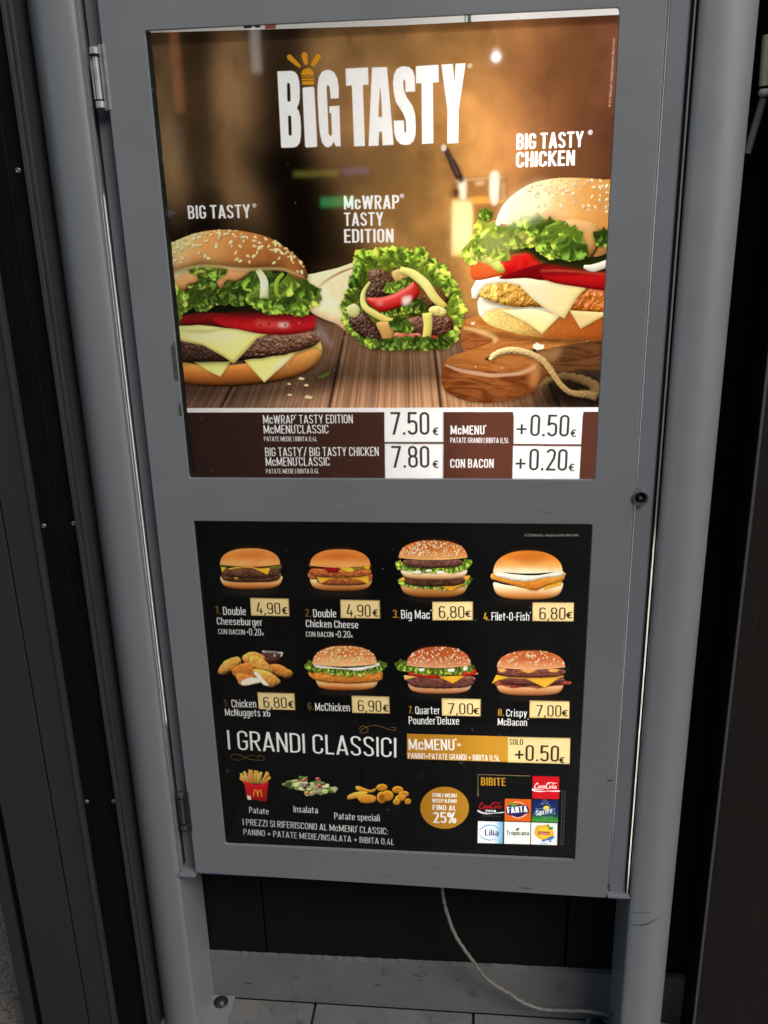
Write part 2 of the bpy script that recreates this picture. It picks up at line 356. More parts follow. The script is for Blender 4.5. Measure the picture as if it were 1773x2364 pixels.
def lettuce(A, path, width, n, r, bright=1.0, seed=1, size=1.0, dark=(16, 24, 8), frill=.07, base=True, warm=0.0, down=1.5708, fan=2.5, inward=None):
    """Ruffled leaves strung along a path (view units): each leaf fans out from an anchor, folded along its veins, scalloped at the rim."""
    R = np.random.RandomState(seed)
    P = spline(path, False, 12)
    if base: A.stroke(path, width * 1.25, dark, rough=6, soft=1.2)
    for layer in (1, 0):
        for i in range(n):
            t = (i + .15 + .7 * R.rand()) / n
            c = P[int(t * (len(P) - 1))] + [0, width * (-.30 + .34 * layer) + R.randn() * width * .07]
            rr = r * (1.0 + .7 * R.rand()) * size
            dn = down + R.randn() * .35
            if inward is not None:
                o = c - np.array(inward); dn = np.arctan2(o[1], o[0]) + R.randn() * .3
            anc = c - rr * .62 * np.array([np.cos(dn), np.sin(dn)])
            fa = fan * (.7 + .5 * R.rand()); th = np.linspace(-fa / 2, fa / 2, 60)
            k1, p1, p2, p3 = R.uniform(3.5, 6.5), R.rand() * 6, R.rand() * 6, R.rand() * 6
            rad = rr * (1.12 - .3 * (2 * th / fa) ** 2) * (1 + frill * (2.2 * np.abs(np.sin(k1 * .5 * th + p1)) - 1.1) + frill * (1.1 * np.abs(np.sin(1.45 * k1 * th + p2)) - .5) + frill * .25 * np.sin(6.3 * k1 * th + p3))
            q = np.stack([anc[0] + rad * np.cos(th + dn), anc[1] + rad * np.sin(th + dn) * .92], 1)
            back = np.stack([anc[0] + rr * .22 * np.cos(dn + np.array([1.4, 3.14, -1.4])), anc[1] + rr * .22 * np.sin(dn + np.array([1.4, 3.14, -1.4]))], 1)
            q = np.concatenate([q, back])
            lv = np.clip(R.rand() * 2.2 + layer * .7 + .5, 0, 3.7); g0 = GREENS[int(lv)]; g1 = GREENS[min(int(lv) + 1, 4)]
            cc = np.array(g0) + (np.array(g1) - g0) * (lv % 1); cc = np.clip(cc * bright + np.array([60, 45, 10]) * warm, 0, 255)
            a0, b0 = A.pt([anc, anc + rr * np.array([np.cos(dn), np.sin(dn)])]); Ln = np.hypot(*(b0 - a0)); ux, uy = (b0 - a0) / Ln
            cm, cd, ch = lin(np.clip(cc, 0, 255)), lin(np.clip(cc * .5, 0, 255)), lin(np.clip(cc * 1.35 + 22, 0, 255))
            kf = R.uniform(5, 9); sd = R.rand() * 50
            def col(U, V, X_, Y_):
                dx, dy = X_ - a0[0], Y_ - a0[1]; l = (dx * ux + dy * uy) / Ln; w = np.arctan2(-dx * uy + dy * ux, dx * ux + dy * uy + 1e-3)
                nz = fbm(X_ * .06 + sd, Y_ * .06, 3, 2) - .5
                f = .5 + .5 * np.sin(kf * w + 6 * nz + p1); f = smooth01(f * .75 + .5 * (l - .4) + nz)
                f = .42 + (f - .42) * smooth01((l - .12) / .4); rgb = mixc(np.broadcast_to(cd, f.shape + (3,)), cm, f)
                hi = smooth01((f - .62) / .35) * smooth01((l - .35) / .5)
                rgb = mixc(rgb, ch, hi * .75)
                return (rgb * (.62 + .46 * smooth01(l / .8))[..., None]).astype(np.float32)
            A.fill(q, col, puff=.5, sig=3.5, bump=(.12, .5), shadow=(1, 2.5, 2.6, .55), rim=(.9, tuple(np.clip(cc * 1.4 + 22, 0, 255)), .3))
def seeds(A, pts, a, col=(238, 214, 160), R=None, el=.55, rot=None, dark=.55):
    R = R or np.random.RandomState(3)
    for p in pts:
        w = a * (.75 + .5 * R.rand()); an = R.rand() * 3.14 if rot is None else rot + R.randn() * .5
        th = np.linspace(0, 6.283, 10, endpoint=False); e = el * (.75 + .5 * R.rand())
        x = w * np.cos(th); y = w * e * np.sin(th) * (1 - .3 * np.cos(th))
        q = np.stack([p[0] + x * np.cos(an) - y * np.sin(an), p[1] + x * np.sin(an) + y * np.cos(an)], 1)
        f = .86 + .2 * R.rand()
        A.fill(q, tuple(np.clip(np.array(col) * f, 0, 255)), shadow=(1, 1.6, 1.3, dark), puff=.7, sig=1.6)
def dome_pts(n, xl, xr, yt, yb, R, pw=2.3, lo=.1, hi=.86, sag=.12):
    out = []
    while len(out) < n:
        u = R.rand() * 2 - 1; v = lo + (hi - lo) * R.rand() ** .9
        top = (1 - abs(u) ** pw) ** (1 / pw)
        if v < top * 1.0 - .02 or R.rand() < .05:
            y = yb - (yb - yt) * min(v, top); out.append(((xl + xr) / 2 + u * (xr - xl) / 2 * .97, y))
    return out

def upper_art(n, L):
    A = Art(-.004, 0.606, 0.612, n, L)
    X, Y = A.X / n, A.Y / n
    # --- smoky wall; tan street reflections on its left are painted in too
    f1 = fbm(X * 5 + 3 * fbm(X * 3, Y * 3, 3, 1), Y * 4 + 1.5, 5, 2); f2 = fbm(X * 11 + 7, Y * 9, 4, 4)
    base = np.stack([np.interp(X + .10 * (f1 - .5), [0, .18, .32, .5, .7, .84, .95, 1.02], np.array(c) ** 2.2) for c in
                     ([.33, .42, .34, .50, .64, .57, .45, .36], [.265, .325, .26, .375, .455, .375, .28, .215], [.185, .225, .185, .235, .265, .235, .195, .17])], -1)
    f3 = fbm(X * 7 - 2.5 * fbm(X * 4 + 3, Y * 4, 4, 5), Y * 6 + 4, 5, 6)
    base *= np.maximum(.43 + 1.15 * f1 + .55 * (f2 - .5) + 1.5 * (f3 - .5), .5 + .3 * f2)[..., None]
    warm = np.exp(-((X - .66) / .22) ** 2 - ((Y - .42) / .2) ** 2); base *= (1 + .5 * warm * np.array([1, .95, .55])[:, None, None]).transpose(1, 2, 0)
    base *= (1 - .3 * smooth01((Y - .36) / .2) * smooth01((.5 - X) / .3))[..., None]
    # darker bands on the left, between the painted tan reflections, and a diagonal behind lettering
    def shade(cx, wd, x_of_y, a):
        nonlocal base
        m = np.exp(-np.abs((X - x_of_y - cx) / wd) ** 3.0) * a; base = base * (1 - m)[..., None]
    wob = .03 * (fbm(Y * 6, X * 2, 3, 3) - .5)
    base = base * 1.22
    shade(.10, .050, wob + .0 * Y, .78)
    shade(.285, .065, wob + .03 * Y, .82)
    dg = smooth01((Y - .16) / .12) * smooth01((.60 - Y) / .14)
    shade(.235, .10, wob + .50 * (Y - .2), .86 * dg)
    shade(.02, .26, wob + .0 * Y, .76 * smooth01((Y - .26) / .16))
    low = smooth01((Y - .33) / .12) * smooth01((.40 - X + .1 * (f1 - .5)) / .22); base = base * (1 - .70 * low)[..., None]
    A.img = (np.clip(base, 0, 1).astype(np.float32)) / A.L[..., None]
    # --- wooden table with boards running to a vanishing point
    vx, vy = A.pt([(927, 130)])[0] / n
    ajs = [(q[0] / n - vx) / (q[1] / n - vy) for q in A.pt([(513, 936), (761, 936), (1017, 936), (1290, 936)])]
    yt = .588 + .012 * (f2 - .5)
    tm = smooth01((Y - yt) / .05)
    a = (X - vx) / (Y - vy + 1e-3); dep = 1 / (Y - vy + .02)
    g = fbm(a * 330 + 1.2 * fbm(a * 5, dep * 2, 3, 1), dep * .9, 4, 6); g2 = fbm(a * 30 + 2.5 * fbm(a * 3, dep * 1.5, 3, 2), dep * .5, 3, 3)
    rg = .5 + .5 * np.sin((a * 44 + 3.2 * g2 + dep * .35) * 6.283)
    v = .34 + .45 * g + .26 * (rg - .5) * smooth01((Y - .60) / .1) + .3 * (g2 - .5)
    cl = np.stack([np.interp(X, [0, .2, .45, .62, .8, 1], c) for c in ([.085, .10, .160, .23, .155, .045], [.046, .054, .084, .124, .078, .023], [.029, .033, .046, .064, .040, .014])], -1)
    fg = np.clip(np.interp(Y + .02 * (g2 - .5), [.58, .62, .70, .745, .79, .83], [.65, .85, .8, .62, 1.9, 2.5]), 0, 3) 
    fg = 1 + (fg - 1) * smooth01((.86 - X) / .2) * np.where(Y > .72, smooth01((X - .12) / .2), 1)
    wood = cl * (v * 2.0 * fg)[..., None]
    for aj in ajs:     # board joints
        wj = np.exp(-((a - aj) / .0042) ** 2); wood *= (1 - .88 * wj)[..., None]
        wood *= (1 + .35 * np.exp(-((a - aj - .012) / .006) ** 2))[..., None]
    A.img = mixc(A.img, (np.clip(wood, 0, 1) / A.L[..., None]).astype(np.float32), tm)
    # --- jar of pale juice, out of focus
    A.view(900, 360, 3.0164)
    A.fill([(450, 180), (795, 160), (790, 320), (780, 690), (430, 700), (432, 320)], (205, 140, 70), soft=5, alpha=.35, smooth=False)
    A.fill([(575, 330), (800, 320), (790, 660), (575, 680)], (110, 55, 22), soft=7, alpha=.6, smooth=False)
    A.fill([(440, 300), (560, 300), (575, 400), (565, 700), (435, 695)], [(0, (255, 232, 140)), (.6, (255, 236, 150)), (1, (240, 190, 90))], smooth=False, soft=3.5)
    A.fill([(455, 330), (545, 330), (545, 640), (450, 640)], (255, 250, 190), soft=12, alpha=.7, smooth=False)
    A.fill([(440, 175), (560, 150), (790, 140), (800, 190), (790, 300), (445, 305)], (120, 70, 34), soft=4, alpha=.5)
    for q, c in (([(478, 180), (530, 170), (528, 300), (490, 300)], (255, 250, 225)), ([(700, 130), (760, 125), (752, 320), (700, 315)], (255, 252, 230)), ([(560, 290), (680, 285), (680, 318), (560, 325)], (240, 170, 70)),
                 ([(446, 230), (480, 240), (470, 280), (446, 280)], (60, 34, 20)), ([(600, 180), (660, 175), (650, 200), (600, 205)], (230, 190, 140)), ([(770, 200), (800, 200), (796, 290), (772, 290)], (190, 150, 100))):
        A.fill(q, c, soft=2.6, alpha=.85)
    A.stroke([(445, 300), (437, 320), (434, 695)], 8, (250, 215, 150), smooth=False, soft=2, alpha=.7); A.stroke([(790, 170), (797, 300), (780, 320)], 10, (225, 180, 120), smooth=False, soft=2, alpha=.7); A.stroke([(450, 178), (620, 160), (795, 150)], 9, (235, 200, 150), soft=1.8, alpha=.7); A.stroke([(450, 300), (620, 322), (790, 312)], 10, (240, 180, 90), soft=2, alpha=.7)
    A.stroke([(430, 30), (505, 180)], 40, (62, 42, 40), smooth=False, soft=3)
    A.view(850, 0, 2.765)
    A.stroke([(492, 945), (580, 1135)], [34, 44], (52, 36, 38), smooth=False, soft=2.2)
    A.stroke([(500, 955), (575, 1120)], [8, 12], (110, 80, 72), smooth=False, soft=2.2)
    A.fill([(468, 930), (482, 922), (498, 935), (497, 955), (482, 965), (468, 955)], (235, 220, 205), soft=1.5)
    # --- wrap (the tortilla first, the frilly mouth later)
    A.view(700, 560, 4.2538)
    A.fill([(-30, 340), (120, 300), (330, 250), (560, 185), (640, 300), (600, 800), (470, 890), (330, 800), (180, 740), (60, 660), (10, 470)], [(0, (226, 202, 164)), (.4, (244, 226, 192)), (.8, (236, 210, 170)), (1, (206, 164, 116))], ang=70,
           puff=.35, sig=12, mott=(.035, .3, (206, 164, 108)), shadow=(2, 6, 7, .55), grain=.05, light=(-.2, -.9))
    A.stroke([(110, 470), (240, 370), (380, 290), (530, 235)], [10, 26, 22, 8], (158, 92, 36), soft=.9)
    A.stroke([(100, 478), (230, 384), (380, 306), (540, 250)], [18, 16, 12, 8], (244, 222, 182), soft=2)
    A.fill([(300, 720), (400, 790), (450, 890), (330, 800)], (196, 140, 84), soft=5, alpha=.35)
    # --- left burger
    A.view(360, 400, 2.765)
    A.fill([(60, 1330), (500, 1375), (900, 1330), (1180, 1200), (1120, 1380), (700, 1430), (60, 1430)], (18, 10, 6), soft=12, alpha=.6)
    A.fill([(100, 1200), (300, 1225), (560, 1215), (800, 1160), (980, 1095), (1056, 1120), (1048, 1185), (985, 1255), (860, 1310), (650, 1348), (400, 1362), (180, 1345), (60, 1300)],
           [(0, (214, 160, 88)), (.35, (196, 134, 66)), (.75, (150, 88, 36)), (1, (96, 52, 20))], puff=.8, sig=14, grain=.12, mott=(.25, .25, (120, 70, 30)), shadow=(2, 4, 6, .7), light=(-.2, -.8))
    for q in ([(225, 1195), (500, 1195), (470, 1215), (412, 1300), (330, 1262)], [(560, 1190), (900, 1110), (1050, 1060), (1062, 1130), (1000, 1110), (900, 1150), (800, 1240), (692, 1336), (640, 1280)]):
        A.fill(q, [(0, (206, 178, 96)), (.5, (226, 202, 122)), (1, (236, 216, 142))], puff=.5, sig=5, shadow=(2, 3, 3, .5), smooth=False, light=(-.1, -.9))
    A.fill([(830, 1170), (870, 1150), (800, 1230), (720, 1250)], (250, 240, 190), soft=4, alpha=.6)
    A.fill([(80, 1050), (400, 1090), (650, 1040), (900, 1020), (1040, 1005), (1058, 1050), (1030, 1085), (1000, 1105), (850, 1150), (600, 1190), (400, 1202), (80, 1190)],
           [(0, (142, 96, 72)), (.45, (112, 72, 50)), (1, (52, 31, 22))], puff=.9, sig=9, bump=(.16, 2.0), mott=(.09, .65, (58, 34, 24)), rough=5, shadow=(1, 3, 4, .7), spec=(.25, 40), light=(.1, -.8))
    A.fill([(80, 1070), (300, 1100), (440, 1180), (480, 1205), (80, 1195)], (26, 15, 12), soft=8, alpha=.7)
    A.fill([(60, 985), (250, 965), (420, 985), (560, 1000), (735, 1022), (645, 1056), (580, 1130), (497, 1216), (425, 1166), (300, 1098), (60, 1050)], [(0, (196, 184, 96)), (.35, (226, 214, 134)), (1, (220, 204, 120))], smooth=False,
           puff=.6, sig=9, shadow=(2, 4, 5, .6), light=(-.1, -.9))
    A.fill([(180, 1020), (420, 1010), (560, 1040), (420, 1060)], (242, 234, 176), soft=9, alpha=.6)
    A.stroke([(150, 1000), (300, 1012), (440, 990)], [4, 16, 4], (128, 118, 50), soft=3, alpha=.7)
    A.fill([(170, 915), (300, 890), (520, 905), (480, 985), (330, 965), (175, 970)], [(0, (120, 18, 20)), (1, (70, 10, 12))], puff=.6, sig=6, shadow=(1, 2, 3, .5))
    A.fill([(370, 925), (500, 880), (720, 890), (1000, 905), (1024, 950), (1000, 1000), (850, 1030), (680, 1026), (520, 995), (400, 965)], [(0, (84, 12, 16)), (.3, (140, 18, 24)), (.62, (176, 26, 30)), (1, (112, 14, 18))],
           puff=.45, sig=5, shadow=(1, 3, 4, .6), mott=(.04, .3, (120, 14, 18)))
    A.fill([(640, 940), (760, 950), (860, 955), (850, 985), (740, 985), (650, 970)], (225, 96, 90), soft=5, alpha=.4)
    A.fill([(785, 958), (840, 958), (836, 978), (790, 978)], (255, 220, 215), soft=3, alpha=.65)
    for p in ((720, 962), (825, 968), (668, 968), (865, 955)): A.fill([(p[0] - 9, p[1]), (p[0], p[1] - 9), (p[0] + 9, p[1]), (p[0], p[1] + 9)], (120, 20, 24), puff=.9, sig=2, alpha=.8)
    A.fill([(170, 760), (400, 830), (900, 870), (1000, 900), (600, 910), (380, 900), (170, 910)], (14, 16, 8), soft=8, alpha=.9)
    A.fill([(60, 640), (160, 650), (140, 760), (60, 790)], [(0, (190, 196, 170)), (1, (150, 168, 130))], puff=.4, sig=6)
    lettuce(A, [(130, 850), (150, 770), (260, 720), (420, 740), (620, 740), (820, 760), (980, 820)], 165, 14, 84, seed=4, bright=1.2)
    lettuce(A, [(230, 800), (320, 830), (440, 800), (560, 820)], 70, 6, 66, seed=14, base=False, bright=.9)
    lettuce(A, [(110, 900), (170, 860)], 90, 2, 60, seed=9, base=False)
    lettuce(A, [(640, 830), (800, 860), (970, 875)], 60, 6, 62, seed=12, base=False, bright=1.2)
    # dressing
    for q in ([(120, 640), (230, 600), (270, 690), (210, 715), (190, 750), (150, 735), (125, 690)], [(385, 600), (480, 590), (610, 600), (600, 640), (520, 690), (455, 690), (425, 740), (390, 700)]):
        A.fill(q, [(0, (206, 158, 106)), (.6, (190, 138, 88)), (1, (150, 98, 56))], puff=.9, sig=6, shadow=(1, 3, 3, .5), spec=(.25, 30), mott=(.2, .3, (160, 110, 66)))
    lettuce(A, [(250, 610), (330, 600), (380, 640)], 70, 4, 62, seed=21, base=False)
    A.stroke([(650, 615), (690, 690), (690, 800)], [34, 52, 58], [(0, (190, 196, 150)), (.5, (214, 222, 188)), (1, (176, 190, 140))], puff=.6, sig=5, shadow=(2, 3, 3, .6))
    A.stroke([(815, 640), (775, 690), (770, 760), (800, 800)], [22, 30, 26, 10], (132, 160, 52), puff=.7, sig=3, shadow=(1, 2, 2, .5))
    # crown of the bun
    bun = [(40, 480), (120, 435), (200, 400), (300, 372), (420, 360), (560, 370), (720, 410), (850, 490), (925, 560), (965, 635), (960, 676), (890, 668), (820, 620), (720, 604), (560, 612), (420, 595), (300, 590), (210, 612), (120, 632), (40, 640)]
    def buncol(U, V, X_, Y_):
        c = np.stack([np.interp(U, [0, .18, .42, .75, 1], q) for q in ([.62, .56, .42, .30, .22], [.37, .315, .185, .105, .07], [.165, .125, .055, .026, .018])], -1)
        edge = np.clip((V - .62) / .35, 0, 1)
        lo = np.stack([np.interp(U, [0, .3, .7, 1], q) for q in ([.60, .56, .48, .32], [.37, .32, .24, .125], [.18, .15, .09, .04])], -1)
        return mixc(c, lo, smooth01(edge)).astype(np.float32)
    A.fill(bun, buncol, puff=.85, sig=20, light=(-.5, -.6), mott=(.035, .32, (186, 112, 52)), shadow=(2, 5, 5, .65), grain=.05)
    A.fill([(320, 440), (430, 420), (480, 480), (420, 560), (330, 550)], (206, 150, 92), soft=14, alpha=.35)
    A.stroke([(100, 632), (300, 592), (560, 612), (800, 612), (950, 668)], [8, 12, 12, 12, 6], (222, 176, 116), soft=2.5, alpha=.7)
    R = np.random.RandomState(5)
    def bpts(n, lo, hi):
        o = []
        while len(o) < n:
            u = R.rand(); x = 90 + 865 * u
            yt = np.interp(x, [40, 200, 420, 560, 720, 850, 925, 965], [480, 400, 360, 370, 410, 490, 560, 635]); yb = np.interp(x, [40, 300, 560, 800, 960], [630, 580, 600, 610, 670])
            v = lo + (hi - lo) * R.rand()
            if R.rand() < (.9 if v < .4 else .33): o.append((x, yt + (yb - yt) * v))
        return o
    seeds(A, bpts(46, .0, .12), 12, (232, 200, 140), R, rot=.15); seeds(A, bpts(70, .1, .85), 14.5, (236, 206, 150), R)
    # --- wrap filling
    A.view(700, 560, 4.2538)
    mouth = [(560, 190), (800, 120), (1100, 150), (1350, 300), (1500, 520), (1540, 720), (1440, 960), (1200, 1040), (900, 1050), (640, 1010), (490, 850), (410, 640), (490, 420)]
    A.fill(mouth, [(0, (128, 140, 40)), (1, (70, 84, 22))], soft=3, bump=(.06, 1.5), mott=(.05, .7, (34, 44, 10)), shadow=(2, 6, 7, .55))
    lettuce(A, [(560, 190), (760, 160), (960, 160), (1160, 200), (1330, 330), (1450, 500), (1510, 680), (1480, 830), (1400, 970)], 150, 20, 95, seed=31, inward=(930, 600), bright=1.5, warm=.4, base=False, frill=.11)
    lettuce(A, [(560, 240), (500, 440), (440, 620), (460, 790), (590, 930), (770, 1000), (1000, 1000), (1250, 1000)], 110, 20, 68, seed=33, inward=(930, 600), bright=1.12, base=False, frill=.11)
    lettuce(A, [(1000, 190), (1250, 300), (1400, 480)], 110, 8, 85, seed=36, inward=(930, 600), bright=1.5, warm=.35, base=False)
    A.fill([(640, 300), (760, 262), (880, 320), (900, 420), (850, 500), (740, 560), (610, 540), (640, 420)], [(0, (120, 78, 52)), (1, (52, 28, 18))], puff=1, sig=9, bump=(.16, 2.0), mott=(.1, .6, (50, 28, 18)), rough=6, shadow=(2, 4, 4, .6), spec=(.3, 30))
    A.fill([(1150, 470), (1300, 440), (1410, 520), (1400, 600), (1260, 660), (1080, 640), (1060, 560)], [(0, (150, 92, 56)), (1, (96, 54, 32))], puff=1, sig=9, bump=(.16, 1.8), mott=(.1, .5, (70, 40, 24)), rough=6, shadow=(2, 4, 4, .6))
    A.fill([(450, 740), (600, 690), (680, 780), (760, 880), (800, 1000), (740, 1020), (580, 930), (470, 820)], [(0, (96, 56, 42)), (1, (44, 22, 18))], puff=1, sig=9, bump=(.16, 2.0), mott=(.1, .6, (40, 22, 16)), rough=6, shadow=(2, 4, 4, .6), spec=(.25, 30))
    A.fill([(1030, 750), (1250, 720), (1450, 740), (1470, 840), (1420, 920), (1250, 930), (1050, 880)], [(0, (136, 78, 50)), (1, (62, 30, 20))], puff=1, sig=9, bump=(.16, 2.0), mott=(.1, .6, (66, 34, 22)), rough=6, shadow=(2, 4, 4, .6), spec=(.3, 30))
    A.fill([(870, 290), (960, 260), (1040, 330), (1010, 430), (950, 440), (890, 360)], [(0, (222, 190, 130)), (1, (206, 166, 100))], puff=.8, sig=6, shadow=(1, 3, 3, .5), mott=(.15, .4, (180, 140, 80)))
    lettuce(A, [(860, 470), (960, 440), (1040, 400)], 60, 4, 60, seed=41, bright=1.35, warm=.3, base=False)
    lettuce(A, [(800, 690), (960, 670), (1150, 640)], 70, 6, 62, seed=42, bright=1.2, warm=.2, base=False)
    A.fill([(620, 545), (760, 540), (900, 500), (1040, 420), (1080, 380), (1130, 430), (1140, 500), (1080, 570), (980, 620), (860, 665), (770, 680), (690, 640)], [(0, (196, 40, 28)), (.5, (208, 36, 28)), (1, (176, 22, 20))], puff=.8, sig=7, shadow=(2, 4, 4, .6), spec=(.2, 20))
    A.stroke([(640, 548), (800, 540), (950, 490), (1080, 395)], [6, 14, 18, 10], (232, 120, 80), soft=1.5, alpha=.7)
    A.fill([(980, 540), (1060, 530), (1040, 600), (980, 610)], (255, 230, 215), soft=3, alpha=.85)
    A.fill([(720, 580), (780, 580), (770, 605), (730, 605)], (255, 170, 150), soft=4, alpha=.7)
    A.fill([(430, 640), (500, 600), (555, 650), (530, 730), (450, 720)], [(0, (214, 212, 160)), (1, (190, 186, 120))], puff=.5, sig=5, shadow=(1, 2, 2, .5))
    A.stroke([(655, 385), (590, 500), (600, 620), (700, 700), (850, 770), (1020, 780)], [20, 48, 60, 66, 64, 58], [(0, (214, 202, 112)), (.5, (232, 222, 140)), (1, (208, 186, 84))], puff=.8, sig=4, shadow=(2, 4, 4, .6))
    A.stroke([(950, 260), (1080, 310), (1200, 410), (1290, 540), (1400, 640)], [50, 84, 92, 88, 60], [(0, (238, 232, 130)), (.5, (250, 246, 160)), (1, (226, 204, 90))], puff=.7, sig=6, shadow=(2, 4, 4, .6), ang=40)
    A.fill([(720, 790), (820, 780), (890, 810), (880, 960), (810, 995), (760, 900)], [(0, (206, 164, 96)), (1, (176, 120, 62))], puff=.9, sig=6, shadow=(1, 3, 3, .5))
    A.fill([(1230, 660), (1300, 620), (1400, 660), (1400, 720), (1290, 720)], [(0, (246, 236, 160)), (1, (236, 206, 110))], puff=.9, sig=5, bump=(.12, 1.2), shadow=(1, 3, 3, .5))
    A.fill([(900, 890), (1000, 895), (1150, 895), (1150, 985), (1000, 985), (905, 985)], [(0, (200, 120, 96)), (.6, (186, 60, 50)), (1, (150, 40, 34))], puff=.6, sig=5, mott=(.08, .6, (226, 170, 140)), shadow=(1, 3, 3, .5), ang=0)
    A.fill([(1250, 910), (1340, 930), (1360, 1000), (1270, 960)], (170, 50, 36), puff=.7, sig=4)
    A.stroke([(1215, 690), (1225, 800), (1215, 900), (1185, 1000)], [96, 88, 84, 60], [(0, (234, 226, 124)), (1, (218, 196, 96))], puff=.7, sig=5, shadow=(2, 4, 4, .6))
    lettuce(A, [(890, 830), (960, 810), (1050, 860)], 60, 4, 60, seed=44, bright=1.1, base=False)
    lettuce(A, [(620, 1010), (860, 1010), (1060, 990), (1300, 1000), (1480, 930)], 55, 13, 60, seed=45, inward=(930, 600), bright=1.05, base=False, frill=.12)
    # --- cutting board
    A.view(1000, 700, 4.1475)
    def woodcol(c0, c1, c2, f=.012, st=5, ph=0):
        f = f * .5
        c0, c1, c2 = lin(c0), lin(c1), lin(c2)
        def fn(U, V, X_, Y_):
            w = fbm(X_ * f + ph, Y_ * f * st + 1.3 * fbm(X_ * f * 1.5, Y_ * f * 1.5, 3, 1), 4, 2); q = .5 + .5 * np.sin(w * 30 + ph); fi = fbm(X_ * .03, Y_ * .5, 3, 4)
            return mixc(mixc(np.broadcast_to(c0, U.shape + (3,)), c1, smooth01(q)), c2, np.clip(.7 * fi * (.4 + .6 * V), 0, 1)).astype(np.float32)
        return fn
    A.fill([(0, 940), (400, 1000), (900, 960), (1200, 800), (1650, 800), (1650, 1000), (0, 1000)], (10, 6, 4), soft=14, alpha=.65, smooth=False)
    A.fill([(1000, 820), (1200, 640), (1640, 640), (1640, 1000), (1150, 1000)], (12, 8, 5), soft=16, alpha=.75, smooth=False)
    A.fill([(270, 230), (300, 160), (420, 115), (800, 130), (1650, 200), (1650, 400), (1100, 440), (820, 440), (300, 460), (270, 330)], woodcol((180, 110, 50), (206, 136, 66), (150, 84, 36), .01, 6), smooth=False, shadow=(0, 3, 4, .5))
    A.fill([(272, 235), (420, 250), (560, 300), (610, 345), (560, 375), (310, 450), (272, 330)], woodcol((150, 86, 46), (124, 64, 30), (190, 116, 60), .03, 3, 4), puff=.3, sig=5)
    A.stroke([(290, 235), (420, 262), (560, 310), (600, 345), (570, 370)], [20, 40, 46, 40, 20], (222, 176, 116), soft=2)
    A.fill([(990, 470), (1160, 420), (1330, 390), (1650, 350), (1650, 630), (1200, 660), (1060, 760), (1000, 800)], woodcol((110, 72, 40), (84, 48, 26), (60, 34, 18), .012, 7, 2), smooth=False, puff=.2, sig=8)
    A.fill([(1000, 480), (1120, 440), (1230, 420), (1210, 490), (1150, 560), (1000, 560)], (190, 140, 90), soft=6, alpha=.5)
    A.fill([(1010, 570), (1100, 570), (1080, 720), (1000, 810)], woodcol((140, 80, 40), (110, 58, 28), (90, 46, 22), .02, 4, 1), soft=2)
    # rope coming round from behind the handle
    A.stroke([(1010, 810), (1100, 740), (1250, 700), (1420, 730), (1560, 800), (1570, 860), (1400, 850)], [50, 60, 70, 80, 90, 80, 50], (112, 88, 54), rough=7, bump=(.2, 1.2), puff=.6, sig=4, soft=.6)
    A.fill([(1130, 760), (1300, 720), (1480, 800), (1500, 850), (1320, 850), (1150, 960)], (24, 17, 10), soft=8, alpha=.8)
    # handle block
    A.fill([(85, 640), (120, 555), (220, 500), (600, 440), (960, 470), (1030, 560), (1030, 700), (990, 820), (900, 890), (600, 950), (400, 948), (230, 905), (110, 830), (78, 730)], woodcol((156, 90, 42), (116, 58, 24), (84, 40, 16), .011, 4.5), puff=.35, sig=14, light=(-.6, -.5), shadow=(1, 4, 5, .6))
    A.fill([(122, 555), (220, 490), (450, 440), (700, 430), (960, 490), (1020, 570), (920, 640), (700, 665), (480, 650), (250, 615)], woodcol((186, 118, 58), (164, 96, 44), (136, 76, 34), .009, 9, 3), puff=.2, sig=4, shadow=(0, 2, 2, .5))
    A.stroke([(120, 590), (250, 640), (400, 668), (550, 690), (700, 685), (850, 665), (980, 610)], [14, 36, 40, 36, 32, 36, 46], (216, 172, 134), soft=1.2, alpha=.7)
    A.fill([(930, 570), (1020, 570), (1020, 700), (950, 820), (930, 690)], (214, 150, 90), soft=6, alpha=.5)
    A.stroke([(90, 800), (250, 720), (400, 700), (600, 760), (900, 840)], [10, 20, 16, 20, 8], (196, 120, 56), soft=4, alpha=.45)
    A.fill([(495, 525), (580, 515), (590, 535), (520, 550)], (40, 20, 10), soft=1.5)
    A.stroke([(540, 545), (610, 480), (760, 448), (920, 480), (1060, 560), (1150, 680), (1230, 790), (1330, 860), (1500, 880), (1570, 900)], [40, 58, 60, 62, 58, 56, 52, 54, 76, 90], [(0, (236, 210, 150)), (.5, (196, 160, 104)), (1, (120, 94, 60))], ang=25,
             puff=.9, sig=4, bump=(.25, 1.4), shadow=(2, 5, 4, .55), rough=3)
    for q, c in (([(950, 410), (985, 375), (1020, 395), (1065, 400), (1040, 440), (970, 436)], (255, 250, 225)), ([(365, 185), (400, 175), (400, 200), (372, 205)], (255, 250, 230))): A.fill(q, c, rough=4, soft=.6)
    for p in ((405, 608), (660, 620), (1475, 362), (1128, 335)): A.fill([(p[0] - 7, p[1]), (p[0], p[1] - 6), (p[0] + 7, p[1]), (p[0], p[1] + 6)], (255, 235, 205))
    # --- chicken burger
    A.view(900, 360, 3.0164)
    A.fill([(690, 1230), (1000, 1265), (1560, 1275), (1560, 1300), (1100, 1300), (760, 1260)], (40, 18, 6), soft=5, alpha=.8)
    A.fill([(640, 1090), (720, 1040), (1200, 1050), (1600, 1040), (1600, 1262), (1350, 1275), (1100, 1268), (900, 1240), (740, 1195), (660, 1150)], [(0, (255, 238, 150)), (.28, (250, 214, 120)), (.5, (196, 112, 46)), (.8, (170, 84, 30)), (1, (120, 56, 20))], ang=12,
           puff=.6, sig=12, grain=.1, mott=(.3, .35, (140, 66, 24)), light=(-.8, -.4))
